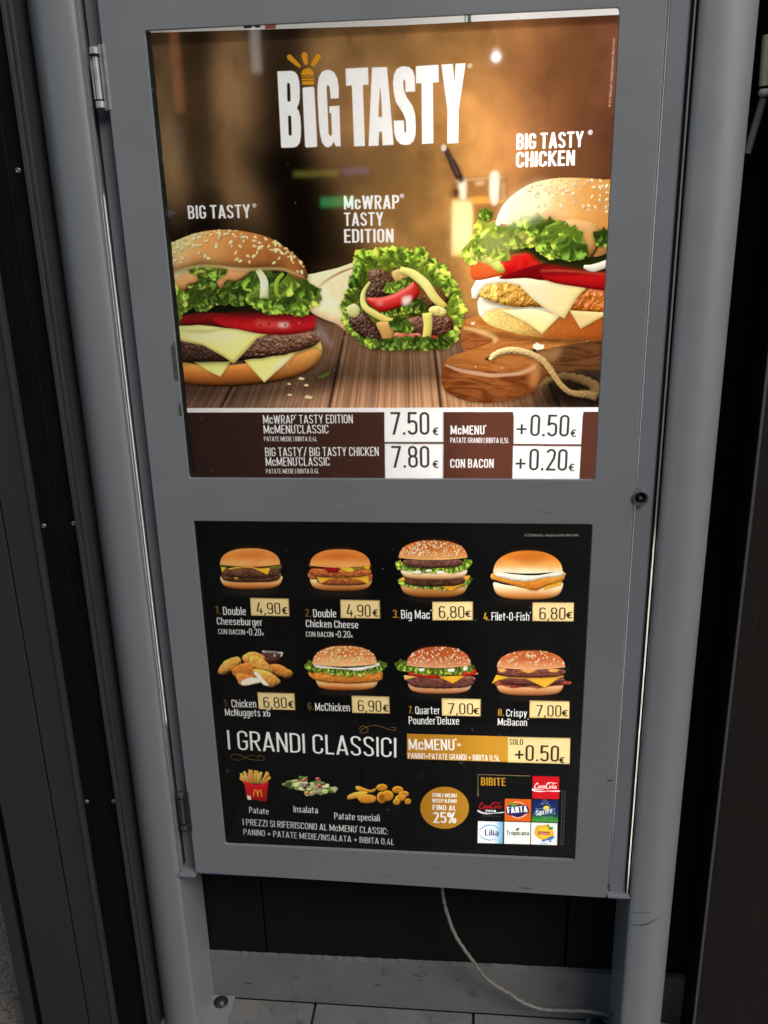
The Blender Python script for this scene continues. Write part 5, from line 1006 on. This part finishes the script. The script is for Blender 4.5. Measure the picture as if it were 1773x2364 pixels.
# ---------------------------------------------------------------- the setting
FZ = -1.13
ground = boxes('ground', [(-60, 60, -60, 60, FZ - .3, FZ - .012)], M_granite); tag(ground, kind='structure')
fl = boxes('tiled_floor', [(-.19, 2.2, -2.6, .118, FZ - .011, FZ - .006)], M_grout); tag(fl, kind='structure')
tile_bm = bmesh.new(); box(tile_bm, 0, .310, 0, .310, -.0055, 0)
tile0 = link('tile', tile_bm, M_tile, fl, bevel=.0012); tile0.location = (.1205, -.197, FZ)
for i in range(-1, 5):
    for j in range(0, 4):
        if (i, j) == (0, 0): continue
        t = tile0.copy(); COL.objects.link(t); t.parent = fl; t.location = (.1205 + .3155 * i, -.197 - .3145 * j, FZ)

# back wall: boards and a skirting board
wall = empty('back_wall', (.3, .13, FZ)); tag(wall, 'dark brown boarded wall with grey skirting behind the menu stand', 'wall')
for x0, x1 in ((-.40, .0215), (.0245, .6065), (.6105, 1.30)):
    boxes('board', [(x0, x1, .118, .135, FZ + .05, 1.3)], M_plank, wall, bevel=.0015)
boxes('backing', [(-.42, 1.32, .128, .16, FZ, 1.3)], M_gap, wall)
bm = bmesh.new()
rs2 = random.Random(4); N_ = 150; X0, X1 = -.30, 1.0
tv = []
for i in range(N_ + 1):
    x = X0 + (X1 - X0) * i / N_; z = -1.0225 + .0125 * (x - X0) / (X1 - X0) + (rs2.random() - .5) * .0022 * (1 if rs2.random() < .6 else 0)
    tv.append((x, z))
for y in (.106,):
    a = [bm.verts.new((x, y, FZ + .002)) for x, z in tv]; b = [bm.verts.new((x, y, z)) for x, z in tv]; c = [bm.verts.new((x, .1178, z)) for x, z in tv]
    for i in range(N_): bm.faces.new((a[i], a[i + 1], b[i + 1], b[i])); bm.faces.new((b[i], b[i + 1], c[i + 1], c[i]))
link('skirting_board', bm, M_skirt, wall)
boxes('floor_gap', [(-.3, 1.0, .1045, .1175, FZ - .004, FZ + .0018)], M_gap, wall)

# ---------------------------------------------------------------- the menu stand
# (translucent plastics)
stand = empty('menu_stand', (.3, .05, FZ)); tag(stand, 'tall grey metal menu stand with two rounded posts and a hinged display door', 'menu stand')
def post(xin, sgn):
    w = .088
    pr = [(0, .11), (0, .004), (.0006, .0018), (.0024, .0004), (.010, -.0008), (.024, -.0016), (.036, -.0008), (.046, .0025), (.056, .008), (.065, .0155), (.0725, .025), (.079, .037), (.0835, .05), (.0865, .066), (.088, .085), (.088, .11)]
    pts = [(xin + sgn * a, b) for a, b in pr]
    if sgn < 0: pts = pts[::-1]
    bm = bmesh.new(); fs = prism_z(bm, pts, FZ + .010, 1.15)
    n = len(pts)
    for k, f in enumerate(fs):
        f.smooth = True
    o = link('post', bm, M_post, stand)
    m = o.modifiers.new('e', 'EDGE_SPLIT'); m.split_angle = math.radians(42)
    return o
post(-.0905, -1); post(.6945, 1)
# door: one pressed sheet with two windows
bm = bmesh.new()
xs = [-.0583, 0, .600, .6562]; zs = [-.7325, -.6656, -.0678, .0, .6018, 1.0]
G = {}
for i, x in enumerate(xs):
    for j, z in enumerate(zs):
        zz = z + (-.0112 * (x - xs[0]) / .7145 + .0042 if j == 0 else 0)
        for y in (0, .006): G[i, j, y] = bm.verts.new((x, y, zz))
solid = [(i, j) for i in range(3) for j in range(5) if not (i == 1 and j in (1, 3))]
for i, j in solid:
    for y, s in ((0, 1), (.006, -1)):
        q = [G[i, j, y], G[i + 1, j, y], G[i + 1, j + 1, y], G[i, j + 1, y]]; bm.faces.new(q if s > 0 else q[::-1])
    for di, dj, e in ((-1, 0, ((i, j), (i, j + 1))), (1, 0, ((i + 1, j), (i + 1, j + 1))), (0, -1, ((i, j), (i + 1, j))), (0, 1, ((i, j + 1), (i + 1, j + 1)))):
        if (i + di, j + dj) not in solid:
            (a, b), (c, d) = e; bm.faces.new((G[a, b, 0], G[c, d, 0], G[c, d, .006], G[a, b, .006]))
bmesh.ops.recalc_face_normals(bm, faces=bm.faces)
vert_edges = [e for e in bm.edges if abs(e.verts[0].co.y - e.verts[1].co.y) > .004]
bmesh.ops.bevel(bm, geom=vert_edges, offset=.004, segments=4, affect='EDGES', profile=.5)
door = link('door', bm, M_paint, stand, bevel=.0007)
boxes('door_return', [(-.0575, -.0545, .0062, .018, -.722, 1.0), (.6525, .6555, .0062, .018, -.731, 1.0)], M_paint, door)
M_acr = acrylic('acrylic_pane')
for z0, z1 in ((.0, .602), (-.6656, -.0678)):
    bm = bmesh.new(); v = [bm.verts.new(p) for p in ((-.004, .0072, z0 - .004), (.604, .0072, z0 - .004), (.604, .0072, z1 + .004), (-.004, .0072, z1 + .004))]; bm.faces.new(v); link('pane', bm, M_acr, door)
# light box behind the door
boxes('light_box', [(-.0830, -.060, .020, .112, -.732, 1.0), (.662, .6866, .0075, .112, -.732, 1.0), (-.0830, .6866, .1121, .1160, -.732, 1.0)], M_flange, stand)
boxes('box_lining', [(-.0595, -.0575, .022, .107, -.730, .80), (.6595, .6615, .022, .107, -.730, .80), (-.0575, .6595, .1035, .1075, -.730, .80), (-.0575, .6595, .020, .103, -.036, -.033), (-.0575, .6595, .014, .103, .80, .803), (-.0575, .6595, .020, .103, -.7305, -.728)], M_white, stand)
boxes('tray', [(-.0587, .6567, .0066, .112, -.7365, -.7335)], M_flange, stand, bevel=.0006)
for x0, x1 in ((-.0895, -.0589), (.6569, .6935)): boxes('tray_lip', [(x0, x1, -.004, .112, -.7365, -.7325)], M_flange, stand, bevel=.0006)
boxes('ink_smudge', [(-.0350, -.0115, .0058, .0064, -.7362, -.7340)], mat('blue_ink', (.03, .045, .16), .6), stand)
# pale leak strips in the box seams, lit by added lamps to show escaping light
M_leak = translucent('pale_leak_strip', (.82, .80, .74), .85)
for x0, x1, gx0, gx1 in ((-.0903, -.0832, -.0868, -.0858), (.6868, .6943, .6896, .6916)):
    boxes('seam_strip', [(x0, gx0 - .0006, .0052, .0062, -.7315, 1.0), (gx1 + .0006, x1, .0052, .0062, -.7315, 1.0)], M_gap if x0 > 0 else M_flange, stand)
    boxes('seam_shadow', [(gx0 - .0006, gx0 - .0001, .0056, .0066, -.7315, 1.0), (gx1 + .0001, gx1 + .0006, .0056, .0066, -.7315, 1.0)], M_gap, stand)
    boxes('leak_strip', [(gx0, gx1, .0048, .0056, -.7315, 1.0)], M_leak, stand)
# hinges
def hinge(z0, z1, m):
    x, y, r = -.0705, .0015, .0062
    h = empty('hinge', (x, y, (z0 + z1) / 2)); h.parent = stand; h.matrix_parent_inverse = Matrix.Translation(-PW(stand))
    P = Vector((x, y, (z0 + z1) / 2))
    def sub(name, bm, mm, bevel=0):
        o = link(name, bm, mm); o.parent = h; o.matrix_parent_inverse = Matrix.Translation(-P); 
        if bevel: mo = o.modifiers.new('b', 'BEVEL'); mo.width = bevel; mo.segments = 2
        return o
    c = (z1 - z0)
    bm = bmesh.new(); cyl(bm, (x, y, z0 + .011), (x, y, z1 - .011), r * .62); sub('pin', bm, m)
    for a, b in ((z0, z0 + .0095), (z1 - .0095, z1)):
        bm = bmesh.new(); lathe(bm, (x, y, a), (0, 0, 1), [(0, r * .7), (.001, r), (b - a - .001, r), (b - a, r * .7)], 20); sub('knuckle', bm, m)
    bm = bmesh.new(); box(bm, x - .0068, x - .0048, y - .001, y + .016, z0 + .011, z1 - .011); sub('leaf', bm, m)
    bm = bmesh.new(); box(bm, x + .0045, x + .0125, y + .003, y + .006, z0 - .002, z1 + .003); box(bm, x + .0125, x + .0150, y - .003, y + .006, z0 - .002, z1 + .003); sub('leaf', bm, m)
    for a in (z0 + .0095, z1 - .011): bm = bmesh.new(); cyl(bm, (x, y, a), (x, y, a + .0015), r * .95); sub('washer', bm, M_gap)
hinge(.512, .586, M_steel); hinge(-.637, -.562, mat('dull_hinge_steel', (.16, .165, .165), .4, .8, noise=(80, (.08, .08, .08), .6)))
# lock
lk = empty('lock', (.6655, .016, -.027)); lk.parent = stand; lk.matrix_parent_inverse = Matrix.Translation(-PW(stand))
def lsub(name, bm, m):
    o = link(name, bm, m); o.parent = lk; o.matrix_parent_inverse = Matrix.Translation(-Vector((.6655, .016, -.027))); return o
LC = (.6655, .0200, -.0270)
bm = bmesh.new(); lathe(bm, LC, (0, -1, 0), [(0, .0118), (.0215, .0118), (.0228, .0108), (.0228, .0088), (.0196, .0078), (.014, .0078)], 32); lsub('lock_ring', bm, mat('lock_ring_metal', (.20, .215, .225), .3, .7))
bm = bmesh.new(); lathe(bm, LC, (0, -1, 0), [(.013, .0077), (.0185, .0072), (.0190, .0060)], 24); lsub('lock_barrel', bm, M_gap)
bm = bmesh.new()
tri = [(.0040 * math.cos(a), .0040 * math.sin(a)) for a in (0, 2.094, 4.189)]
a = [bm.verts.new((LC[0] + x, LC[1] - .019, LC[2] + z)) for x, z in tri]; b = [bm.verts.new((LC[0] + x * .9, LC[1] - .0222, LC[2] + z * .9)) for x, z in tri]
bm.faces.new(b)
for i in range(3): bm.faces.new((a[i], a[(i + 1) % 3], b[(i + 1) % 3], b[i]))
lsub('key_spindle', bm, mat('spindle_metal', (.30, .31, .32), .3, .8))
# feet
for x0, x1, bx in ((-.215, -.046, (-.070, .086)), (.652, .83, (.672, .088))):
    boxes('foot_plate', [(x0, x1, .012, .104, FZ + .001, FZ + .009)], M_post, stand, bevel=.001)
    bm = bmesh.new(); lathe(bm, (*bx, FZ + .009), (0, 0, 1), [(0, .0145), (.002, .0145), (.0028, .0135), (.0030, .0090), (.0065, .0085), (.0085, .005), (.009, .002)], 24); link('foot_bolt', bm, M_bolt, stand, smooth=True)
# scuffs from shoes and trolleys
def scuff(P, w, parent, y=-.0021):
    bm = bmesh.new(); L = []
    for i, (x, z) in enumerate(P):
        k = w * (1 - abs(2 * i / (len(P) - 1) - 1) ** 2 + .15); L.append((bm.verts.new((x, y if not callable(y) else y(x), z - k)), bm.verts.new((x, y if not callable(y) else y(x), z + k))))
    for (a, b), (c, d) in zip(L, L[1:]): bm.faces.new((a, c, d, b))
    link('scuff_mark', bm, M_scuff, parent)
py = lambda x: np.interp(x - .6945, [.0006, .0024, .010, .024, .036, .046, .056, .065], [.0018, .0004, -.0008, -.0016, -.0008, .0025, .008, .0155]) - .0006
scuff([(.698 + .0065 * i, -.7925 + .00012 * i ** 2.4) for i in range(9)], .0009, stand, py); scuff([(.699 + .006 * i, -.7665 + .0004 * i) for i in range(7)], .0004, stand, py)
scuff([(.6425, -.5095), (.6455, -.5065), (.649, -.5048), (.652, -.5052), (.6530, -.5080)], .0010, stand, -.0004)
scuff([(.470 + .0003 * i, -.7145 + .008 * i) for i in range(6)], .0003, stand, -.0004)

M_scr = mat('pale_scratch', (.42, .43, .43), .5); M_dust = mat('grey_smudge', (.14, .145, .15), .7)
def mark(P, w, m, parent=stand, y=-.0004):
    global M_scuff
    keep = M_scuff; M_scuff = m; scuff(P, w, parent, y); M_scuff = keep
rk = random.Random(21)
for k in range(16):      # fine scratches on the door's face
    side = rk.choice(['l', 'r', 'm', 'b']); L_ = rk.uniform(.006, .035); an = rk.uniform(-1.3, 1.3)
    x, z = {'l': (rk.uniform(-.048, -.012), rk.uniform(-.65, .6)), 'r': (rk.uniform(.61, .645), rk.uniform(-.65, .6)), 'm': (rk.uniform(.02, .56), rk.uniform(-.055, -.012)), 'b': (rk.uniform(.02, .6), rk.uniform(-.72, -.68))}[side]
    L_ = min(L_, .018) if side in 'lr' else L_
    mark([(x + L_ * math.cos(an) * t / 5 + .0006 * math.sin(t), z + L_ * math.sin(an) * .35 * t / 5) for t in range(6)], rk.uniform(.00018, .0004), rk.choice([M_scr, M_dust, M_scuff]))
mark([(.505 + .0045 * t, -.7255 - .0004 * t) for t in range(7)], .0018, M_dust); mark([(.486, -.676 - .009 * t) for t in range(6)], .0012, M_dust)
for k in range(7):       # kick marks on skirting and jamb
    x = rk.uniform(-.05, .66); z = rk.uniform(-1.10, -1.035); mark([(x + .004 * t, z + rk.uniform(-.002, .002)) for t in range(5)], rk.uniform(.0006, .0016), M_scuff, wall, .1056)
mark([(-.300 + .006 * t, -.930 - .0016 * t) for t in range(6)], .0007, M_scuff, stand, -.0004); mark([(-.292 + .005 * t, -.944 - .001 * t) for t in range(6)], .0005, M_scuff, stand, -.0004)
# ---------------------------------------------------------------- posters
def image_of(A, name):
    n = A.n; buf = np.ones((n, n, 4), np.float32); s = np.clip(A.img, 0, 1)
    buf[..., :3] = np.where(s < .0031308, s * 12.92, 1.055 * np.maximum(s, 1e-6) ** (1 / 2.4) - .055)
    im = bpy.data.images.new(name, n, n, alpha=False); im.colorspace_settings.name = 'sRGB'
    im.pixels.foreach_set(np.ascontiguousarray(buf[::-1]).ravel()); im.update(); im.pack(); return im
def sheet(name, corners, y, mat_, A, parent, holes=()):
    """flat sheet from its four front corners (x, z), counter-clockwise from bottom left; UV = position on the print"""
    bm = bmesh.new(); uvl = bm.loops.layers.uv.new('UVMap')
    loops = [[Vector((x, z, 0)) for x, z in q] for q in [corners] + list(holes)]
    f = [bm.verts.new((v.x, y, v.y)) for q in loops for v in q]
    if holes:
        from mathutils.geometry import tessellate_polygon
        for t in tessellate_polygon(loops): bm.faces.new([f[i] for i in t])
    else: bm.faces.new(f)
    for l in [l for fc in bm.faces for l in fc.loops]: l[uvl].uv = ((l.vert.co.x - A.x0) * A.k / A.n, 1 - (A.zt - l.vert.co.z) * A.k / A.n)
    return link(name, bm, mat_, parent)
def stick(A, view, corners, texts, base):
    A.view(*view); A.fill(corners, base, smooth=False, paper=True)
    for t in texts: A.text(t[0], t[1], t[2], t[3], t[4], t[5] if len(t) > 5 else (58, 54, 52))
def corners_of(view, c):
    W = on_sheet([(view[0] + p[0] / view[2], view[1] + p[1] / view[2]) for p in c])
    return [tuple(W[i]) for i in (3, 2, 1, 0)]
VU = (400, 880, 1.659); VA = (440, 1200, 3.6065); VB = (880, 1200, 3.318); VS = (500, 1640, 1.975)
INK = (62, 58, 56); INK2 = (58, 44, 24); CREAM = (243, 220, 160)
E_ = '\u20ac'
S_UP = [('7,50 euro', VU, [(808, 104), (1035, 103), (1035, 233), (809, 233)], [('7.50', (833, 205), (982, 205), (832, 118), .095, INK), (E_, (994, 205), (1016, 205), (994, 168), .13, INK)]),
        ('7,80 euro', VU, [(810, 239), (1035, 240), (1034, 384), (811, 384)], [('7.80', (837, 331), (982, 331), (836, 248), .095, INK), (E_, (994, 331), (1016, 331), (994, 295), .13, INK)]),
        ('+0,50 euro', VU, [(1304, 104), (1570, 104), (1562, 242), (1303, 240)], [('+', (1314, 216), (1353, 216), (1314, 138), .09, INK), ('0.50', (1366, 210), (1515, 212), (1366, 127), .095, INK), (E_, (1521, 212), (1543, 212), (1521, 176), .13, INK)]),
        ('+0,20 euro', VU, [(1301, 247), (1562, 249), (1555, 384), (1298, 384)], [('+', (1310, 348), (1349, 348), (1310, 270), .09, INK), ('0.20', (1362, 341), (1508, 343), (1362, 258), .095, INK), (E_, (1514, 343), (1536, 343), (1514, 307), .13, INK)])]
S_LO = [('4,90 euro', VA, [(495, 650), (817, 656), (824, 803), (504, 797)], [('4,90', (553, 782), (752, 786), (551, 686), .085, INK2), (E_, (764, 781), (808, 782), (763, 706), .15, INK2)]),
        ('4,90 euro', VA, [(1246, 665), (1575, 671), (1579, 822), (1250, 817)], [('4,90', (1302, 803), (1502, 807), (1300, 702), .085, INK2), (E_, (1517, 801), (1563, 802), (1516, 725), .15, INK2)]),
        ('6,80 euro', VB, [(392, 628), (703, 626), (703, 768), (393, 770)], [('6,80', (443, 752), (640, 752), (442, 660), .085, INK2), (E_, (643, 741), (690, 741), (643, 679), .15, INK2)]),
        ('6,80 euro', VB, [(1158, 632), (1477, 634), (1474, 778), (1157, 775)], [('6,80', (1210, 763), (1412, 764), (1209, 670), .085, INK2), (E_, (1416, 752), (1463, 752), (1416, 688), .15, INK2)]),
        ('6,80 euro', VA, [(556, 1436), (865, 1445), (873, 1584), (567, 1575)], [('6,80', (610, 1562), (806, 1567), (608, 1472), .085, INK2), (E_, (815, 1561), (861, 1562), (814, 1489), .15, INK2)]),
        ('6,90 euro', VA, [(1340, 1464), (1655, 1472), (1660, 1612), (1346, 1606)], [('6,90', (1395, 1593), (1592, 1597), (1393, 1500), .085, INK2), (E_, (1603, 1592), (1648, 1593), (1602, 1519), .15, INK2)]),
        ('7,00 euro', VB, [(464, 1367), (764, 1373), (763, 1505), (466, 1499)], [('7,00', (514, 1486), (706, 1489), (513, 1402), .085, INK2), (E_, (706, 1484), (751, 1485), (706, 1423), .15, INK2)]),
        ('7,00 euro', VB, [(1137, 1384), (1443, 1390), (1441, 1521), (1134, 1515)], [('7,00', (1188, 1503), (1380, 1506), (1187, 1416), .085, INK2), (E_, (1383, 1500), (1430, 1501), (1383, 1439), .15, INK2)]),
        ('solo +0,50 euro', VS, [(1327, 120), (1613, 126), (1610, 244), (1327, 236)], [('SOLO', (1334, 155), (1397, 156), (1334, 129), .11, INK2), ('+', (1360, 233), (1399, 234), (1360, 155), .1, INK2), ('0.50', (1408, 229), (1561, 233), (1408, 156), .1, INK2), (E_, (1562, 238), (1588, 238), (1562, 203), .15, INK2)])]
A_up = upper_art(1280, light_field); A_lo = lower_art(1280, light_field)
up = empty('upper_poster', (.3, YD, 0)); tag(up, 'backlit brown poster with two large burgers, a wrap and white headline lettering', 'poster')
lo = empty('lower_poster', (.3, YD, -.666)); tag(lo, 'black menu poster with eight small burger portions and gold price labels', 'poster')
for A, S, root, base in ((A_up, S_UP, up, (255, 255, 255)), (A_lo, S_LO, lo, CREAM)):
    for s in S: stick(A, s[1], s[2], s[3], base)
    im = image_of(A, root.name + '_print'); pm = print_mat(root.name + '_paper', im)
    if root is up: c = [(-.0035, -.005), (.6045, -.005), (.6045, .5956), (.3167, .5954), (-.0035, .6007)]
    else: c = [(-.0035, -.671), (.6045, -.671), (.6045, -.0675), (-.0035, -.0675)]
    cuts = []            # the price fields are cut out of the sheet, each closed by its sticker
    for s in S:
        q = corners_of(s[1], s[2]); cx, cz = sum(p[0] for p in q) / 4, sum(p[1] for p in q) / 4
        cuts.append([(x + math.copysign(.0011, cx - x), z + math.copysign(.0011, cz - z)) for x, z in q])
    sheet('printed_sheet', c, YD, pm, A, root, cuts)
    for k, s in enumerate(S):
        o = sheet('price_sticker', corners_of(s[1], s[2]), YD - .0005 - .00005 * k, pm, A, root); o['label'] = 'price sticker reading ' + s[0]
# bare strip of the white backing sheet that the slipped poster leaves showing, with a clip and a scrap of tape on it
boxes('backing_sheet', [(-.0035, .6045, .0118, .0122, .585, .606)], translucent('opal_backing', (.86, .85, .84), .8), up)
boxes('clip', [(.1285, .1385, .0085, .0115, .6005, .6050), (.1430, .1500, .0085, .0115, .6005, .6050), (.1285, .150, .0085, .0115, .6022, .6050)], M_gap, up, bevel=.0006)
boxes('tape_scrap', [(.1560, .1700, .0104, .0108, .5985, .606)], translucent('pink_tape', (.80, .42, .34), .8), up)
boxes('tape_scrap', [(.4110, .4125, .0104, .0108, .5945, .606), (.4145, .4190, .0104, .0108, .5945, .606)], translucent('greenish_tape', (.45, .52, .46), .8), up)
rs3 = random.Random(9)
bm = bmesh.new(); L = []
for i in range(61):
    z = .602 * (1 - i / 60) ; w = .0052 + .0008 * (rs3.random() - .5) + (.0026 * rs3.random() if .01 < z < .07 else 0)
    L.append((bm.verts.new((-.003, YD - .0015, z)), bm.verts.new((w, YD - .0015, z))))
for (a, b), (c, d) in zip(L, L[1:]): bm.faces.new((a, c, d, b))
M_tape = mat('grimy_old_tape', (.10, .10, .092), .45, 0, .5, noise=(160, (.16, .165, .15), .8), dirt=(240, .58, (.02, .02, .018), .7))
link('old_tape', bm, M_tape, up)
M_res = mat('olive_tape_residue', (.055, .062, .05), .5, noise=(200, (.10, .11, .09), .6))
for z0, z1, a in ((.205, .150, .0058), (.118, .098, .0040)):
    bm = bmesh.new(); v = [bm.verts.new(p) for p in ((-.0005 - a, -.0008, z1), (-.0005, -.0008, z1 - .002), (-.0005, -.0008, z0), (-.0005 - a, -.0008, z0 - .008))]; bm.faces.new(v)
    link('tape_residue', bm, M_res, up)

# ---------------------------------------------------------------- cable
ctrl = [(.372, .055, -.70), (.376, .060, -.797), (.383, .060, -.841), (.400, .060, -.897), (.435, .062, -.961), (.462, .072, -1.010), (.499, .080, -1.045), (.524, .081, -1.066), (.556, .080, -1.079), (.590, .076, -1.077), (.624, .070, -1.068), (.660, .066, -1.064), (.69, .062, -1.066), (.74, .07, -1.085), (.80, .08, -1.10)]
C = spline(ctrl, False, 8); C = C + np.random.RandomState(2).randn(*C.shape) * .0005
bm = bmesh.new(); tube(bm, [tuple(p) for p in C], .0034, 10); cb = link('power_cable', bm, M_cable); tag(cb, 'grey white power cable hanging from under the stand to the floor', 'cable')

# ---------------------------------------------------------------- left: screwed black panel with its frame; right: wood panel
lp = empty('shop_front_frame', (-.28, .06, FZ)); tag(lp, 'black screwed panel in a dark grey metal frame left of the stand', 'shop front')
boxes('panel', [(-.2490, -.1870, .006, .120, FZ, 1.2)], M_black, lp)
bm = bmesh.new(); prism_z(bm, [(-.2155, .0048), (-.2135, .0055), (-.2135, .0065), (-.2155, .0065)], FZ, 1.2); link('panel_rib', bm, M_black, lp)
boxes('edge_fin', [(-.1870, -.1805, -.004, .12, FZ, 1.2)], M_railfin, lp, bevel=.0012)
boxes('edge_fin', [(-.1803, -.1745, .002, .12, FZ, 1.2)], M_railfin, lp, bevel=.0012)
boxes('gap_filler', [(-.1745, -.150, .09, .12, FZ, 1.2)], M_gap, lp)
boxes('jamb', [(-.3045, -.2565, .0, .14, FZ, 1.2)], M_rail, lp, bevel=.0012)
boxes('jamb', [(-.4010, -.3075, .0, .14, FZ, 1.2)], M_rail, lp, bevel=.0012)
boxes('jamb_groove', [(-.3075, -.3045, .0035, .14, FZ, 1.2)], M_gap, lp)
boxes('jamb_lip', [(-.2565, -.2492, -.004, .12, FZ, 1.2)], M_railfin, lp, bevel=.001)
boxes('shadow_gap', [(-.4190, -.4012, .012, .14, FZ, 1.2)], M_gap, lp)  # black strip in the gap; the shade is put into its colour
boxes('outer_jamb', [(-.4420, -.4192, .005, .14, FZ, 1.2)], M_rail, lp, bevel=.0012)
sbm = bmesh.new(); lathe(sbm, (0, 0, 0), (0, -1, 0), [(0, .0040), (.0010, .0040), (.0019, .0028), (.0020, .0016), (.0012, .0012)], 14)
s0 = link('screw', sbm, mat('zinc_screw', (.30, .29, .27), .4, .8), lp, smooth=True)
spots = [(-.2000, .4390), (-.2440, .4415), (-.2430, -.080), (-.1935, -.0755), (-.2430, -.592), (-.1940, -.589)]
for k, (x, z) in enumerate(spots):
    s = s0 if k == 0 else s0.copy()
    if k: COL.objects.link(s); s.parent = lp
    s.matrix_parent_inverse = Matrix.Translation(-PW(lp)); s.location = (x, .0058, z)
rp = empty('wood_panel', (1.1, .03, FZ)); tag(rp, 'dark wood grain panel with a pale edge strip right of the stand', 'wall panel')
boxes('panel', [(.8335, 1.6, .030, .117, FZ + .004, 1.2)], M_wood, rp)
boxes('panel_side', [(.8305, .8334, .0330, .117, FZ + .004, 1.2)], M_gap, rp)
boxes('edge_strip', [(.8297, .8333, .0285, .0328, FZ + .004, 1.2)], mat('grey_edge_band', (.11, .112, .115), .45, .4), rp)

fx = empty('tube_fitting', (.803, .085, .50)); tag(fx, 'pale green plastic tube with grey cap behind the right post', 'tube fitting')
bm = bmesh.new(); cyl(bm, (.8025, .08, .5165), (.8010, .08, .5765), .0068, 16); link('tube', bm, M_greentube, fx)
bm = bmesh.new(); cyl(bm, (.8165, .084, .5165), (.8155, .084, .5765), .0060, 16); link('tube', bm, M_greentube, fx)
bm = bmesh.new(); lathe(bm, (.804, .08, .5035), (0, 0, 1), [(0, .004), (.002, .0075), (.007, .0078), (.0095, .006)], 18); link('cap', bm, mat('pale_cap', (.55, .55, .52), .4), fx, smooth=True)
bm = bmesh.new(); cyl(bm, (.804, .082, .502), (.790, .084, .435), .0050, 12); link('conduit', bm, M_tube_grey, fx)
bm = bmesh.new(); box(bm, .79, .826, .086, .117, .509, .5145); link('bracket', bm, M_gap, fx)

# ---------------------------------------------------------------- across the street: the lit things the acrylic mirrors
lamp = empty('street_lamp', (.53, -4.0, FZ)); tag(lamp, 'slim lamp post with a small bright bulb opposite the stand', 'street lamp')
bm = bmesh.new(); cyl(bm, (.53, -4.06, FZ), (.53, -4.06, 1.30), .03, 14); link('pole', bm, M_rail, lamp)
bm = bmesh.new(); lathe(bm, (.53, -4.0, 1.16), (0, 0, 1), [(0, .02), (.02, .06), (.10, .05), (.13, .02)], 20); link('lamp_shade', bm, M_rail, lamp)
bm = bmesh.new(); bmesh.ops.create_uvsphere(bm, u_segments=20, v_segments=12, radius=.018, matrix=Matrix.Translation((.53, -3.985, 1.139))); link('bulb', bm, emit('bulb_glow', (1, .96, .88), 90), lamp, smooth=True)
fc = empty('facade', (0, -7, FZ)); tag(fc, 'unseen dark shuttered building front across the street', 'building')  # unseen front, added so the acrylic mirrors less bright sky
boxes('wall', [(-9, 9, -7.4, -7.0, FZ, 5.5)], mat('dark_render', (.035, .032, .030), .8, noise=(1.2, (.05, .046, .04), .6)), fc)
M_shut = mat('roller_shutter', (.045, .045, .048), .5, .3)
for x in (-6.2, -2.2, 2.2, 6.2):
    for k in range(9): boxes('shutter_slat', [(x - 1.5, x + 1.5, -6.99, -6.96, FZ + .28 * k, FZ + .28 * k + .26)], M_shut, fc)
sg = empty('shop_sign', (-.6, -6.2, .6)); tag(sg, 'strip of lit shop signs in green, yellow and violet across the street', 'shop sign')
boxes('sign_bracket', [(-.98, -.40, -6.96, -6.04, .60, .62)], M_gap, sg)
boxes('green_strip', [(-.78, -.50, -6.035, -6.03, .43, .50)], emit('green_led', (.05, .75, .22), 4.5), sg)
boxes('yellow_strip', [(-.98, -.62, -6.035, -6.03, .655, .70)], emit('yellow_led', (.55, .52, .08), 2.6), sg)
boxes('violet_strip', [(-.60, -.39, -6.035, -6.03, .665, .71)], emit('violet_led', (.30, .20, .62), 2.6), sg)
ns = boxes('neon_tube', [(-1.87, -1.81, -6.06, -6.0, 1.15, 1.95)], emit('orange_neon', (.9, .28, .12), 1.8)); tag(ns, 'upright orange neon tube across the street', 'neon tube')
boxes('window_screen', [(-2.36, -2.12, -6.99, -6.95, .82, 1.13)], emit('teal_screen', (.10, .15, .17), 1.0), fc)
boxes('window_light', [(-2.44, -2.27, -6.99, -6.95, .415, .43)], emit('cold_strip', (.55, .65, .85), 2.6), fc)
nw = boxes('strip_light', [(-1.25, -1.19, -6.06, -6.0, 1.40, 1.75)], emit('white_strip', (.8, .8, .78), 3.2)); tag(nw, 'upright white strip light across the street', 'strip light')
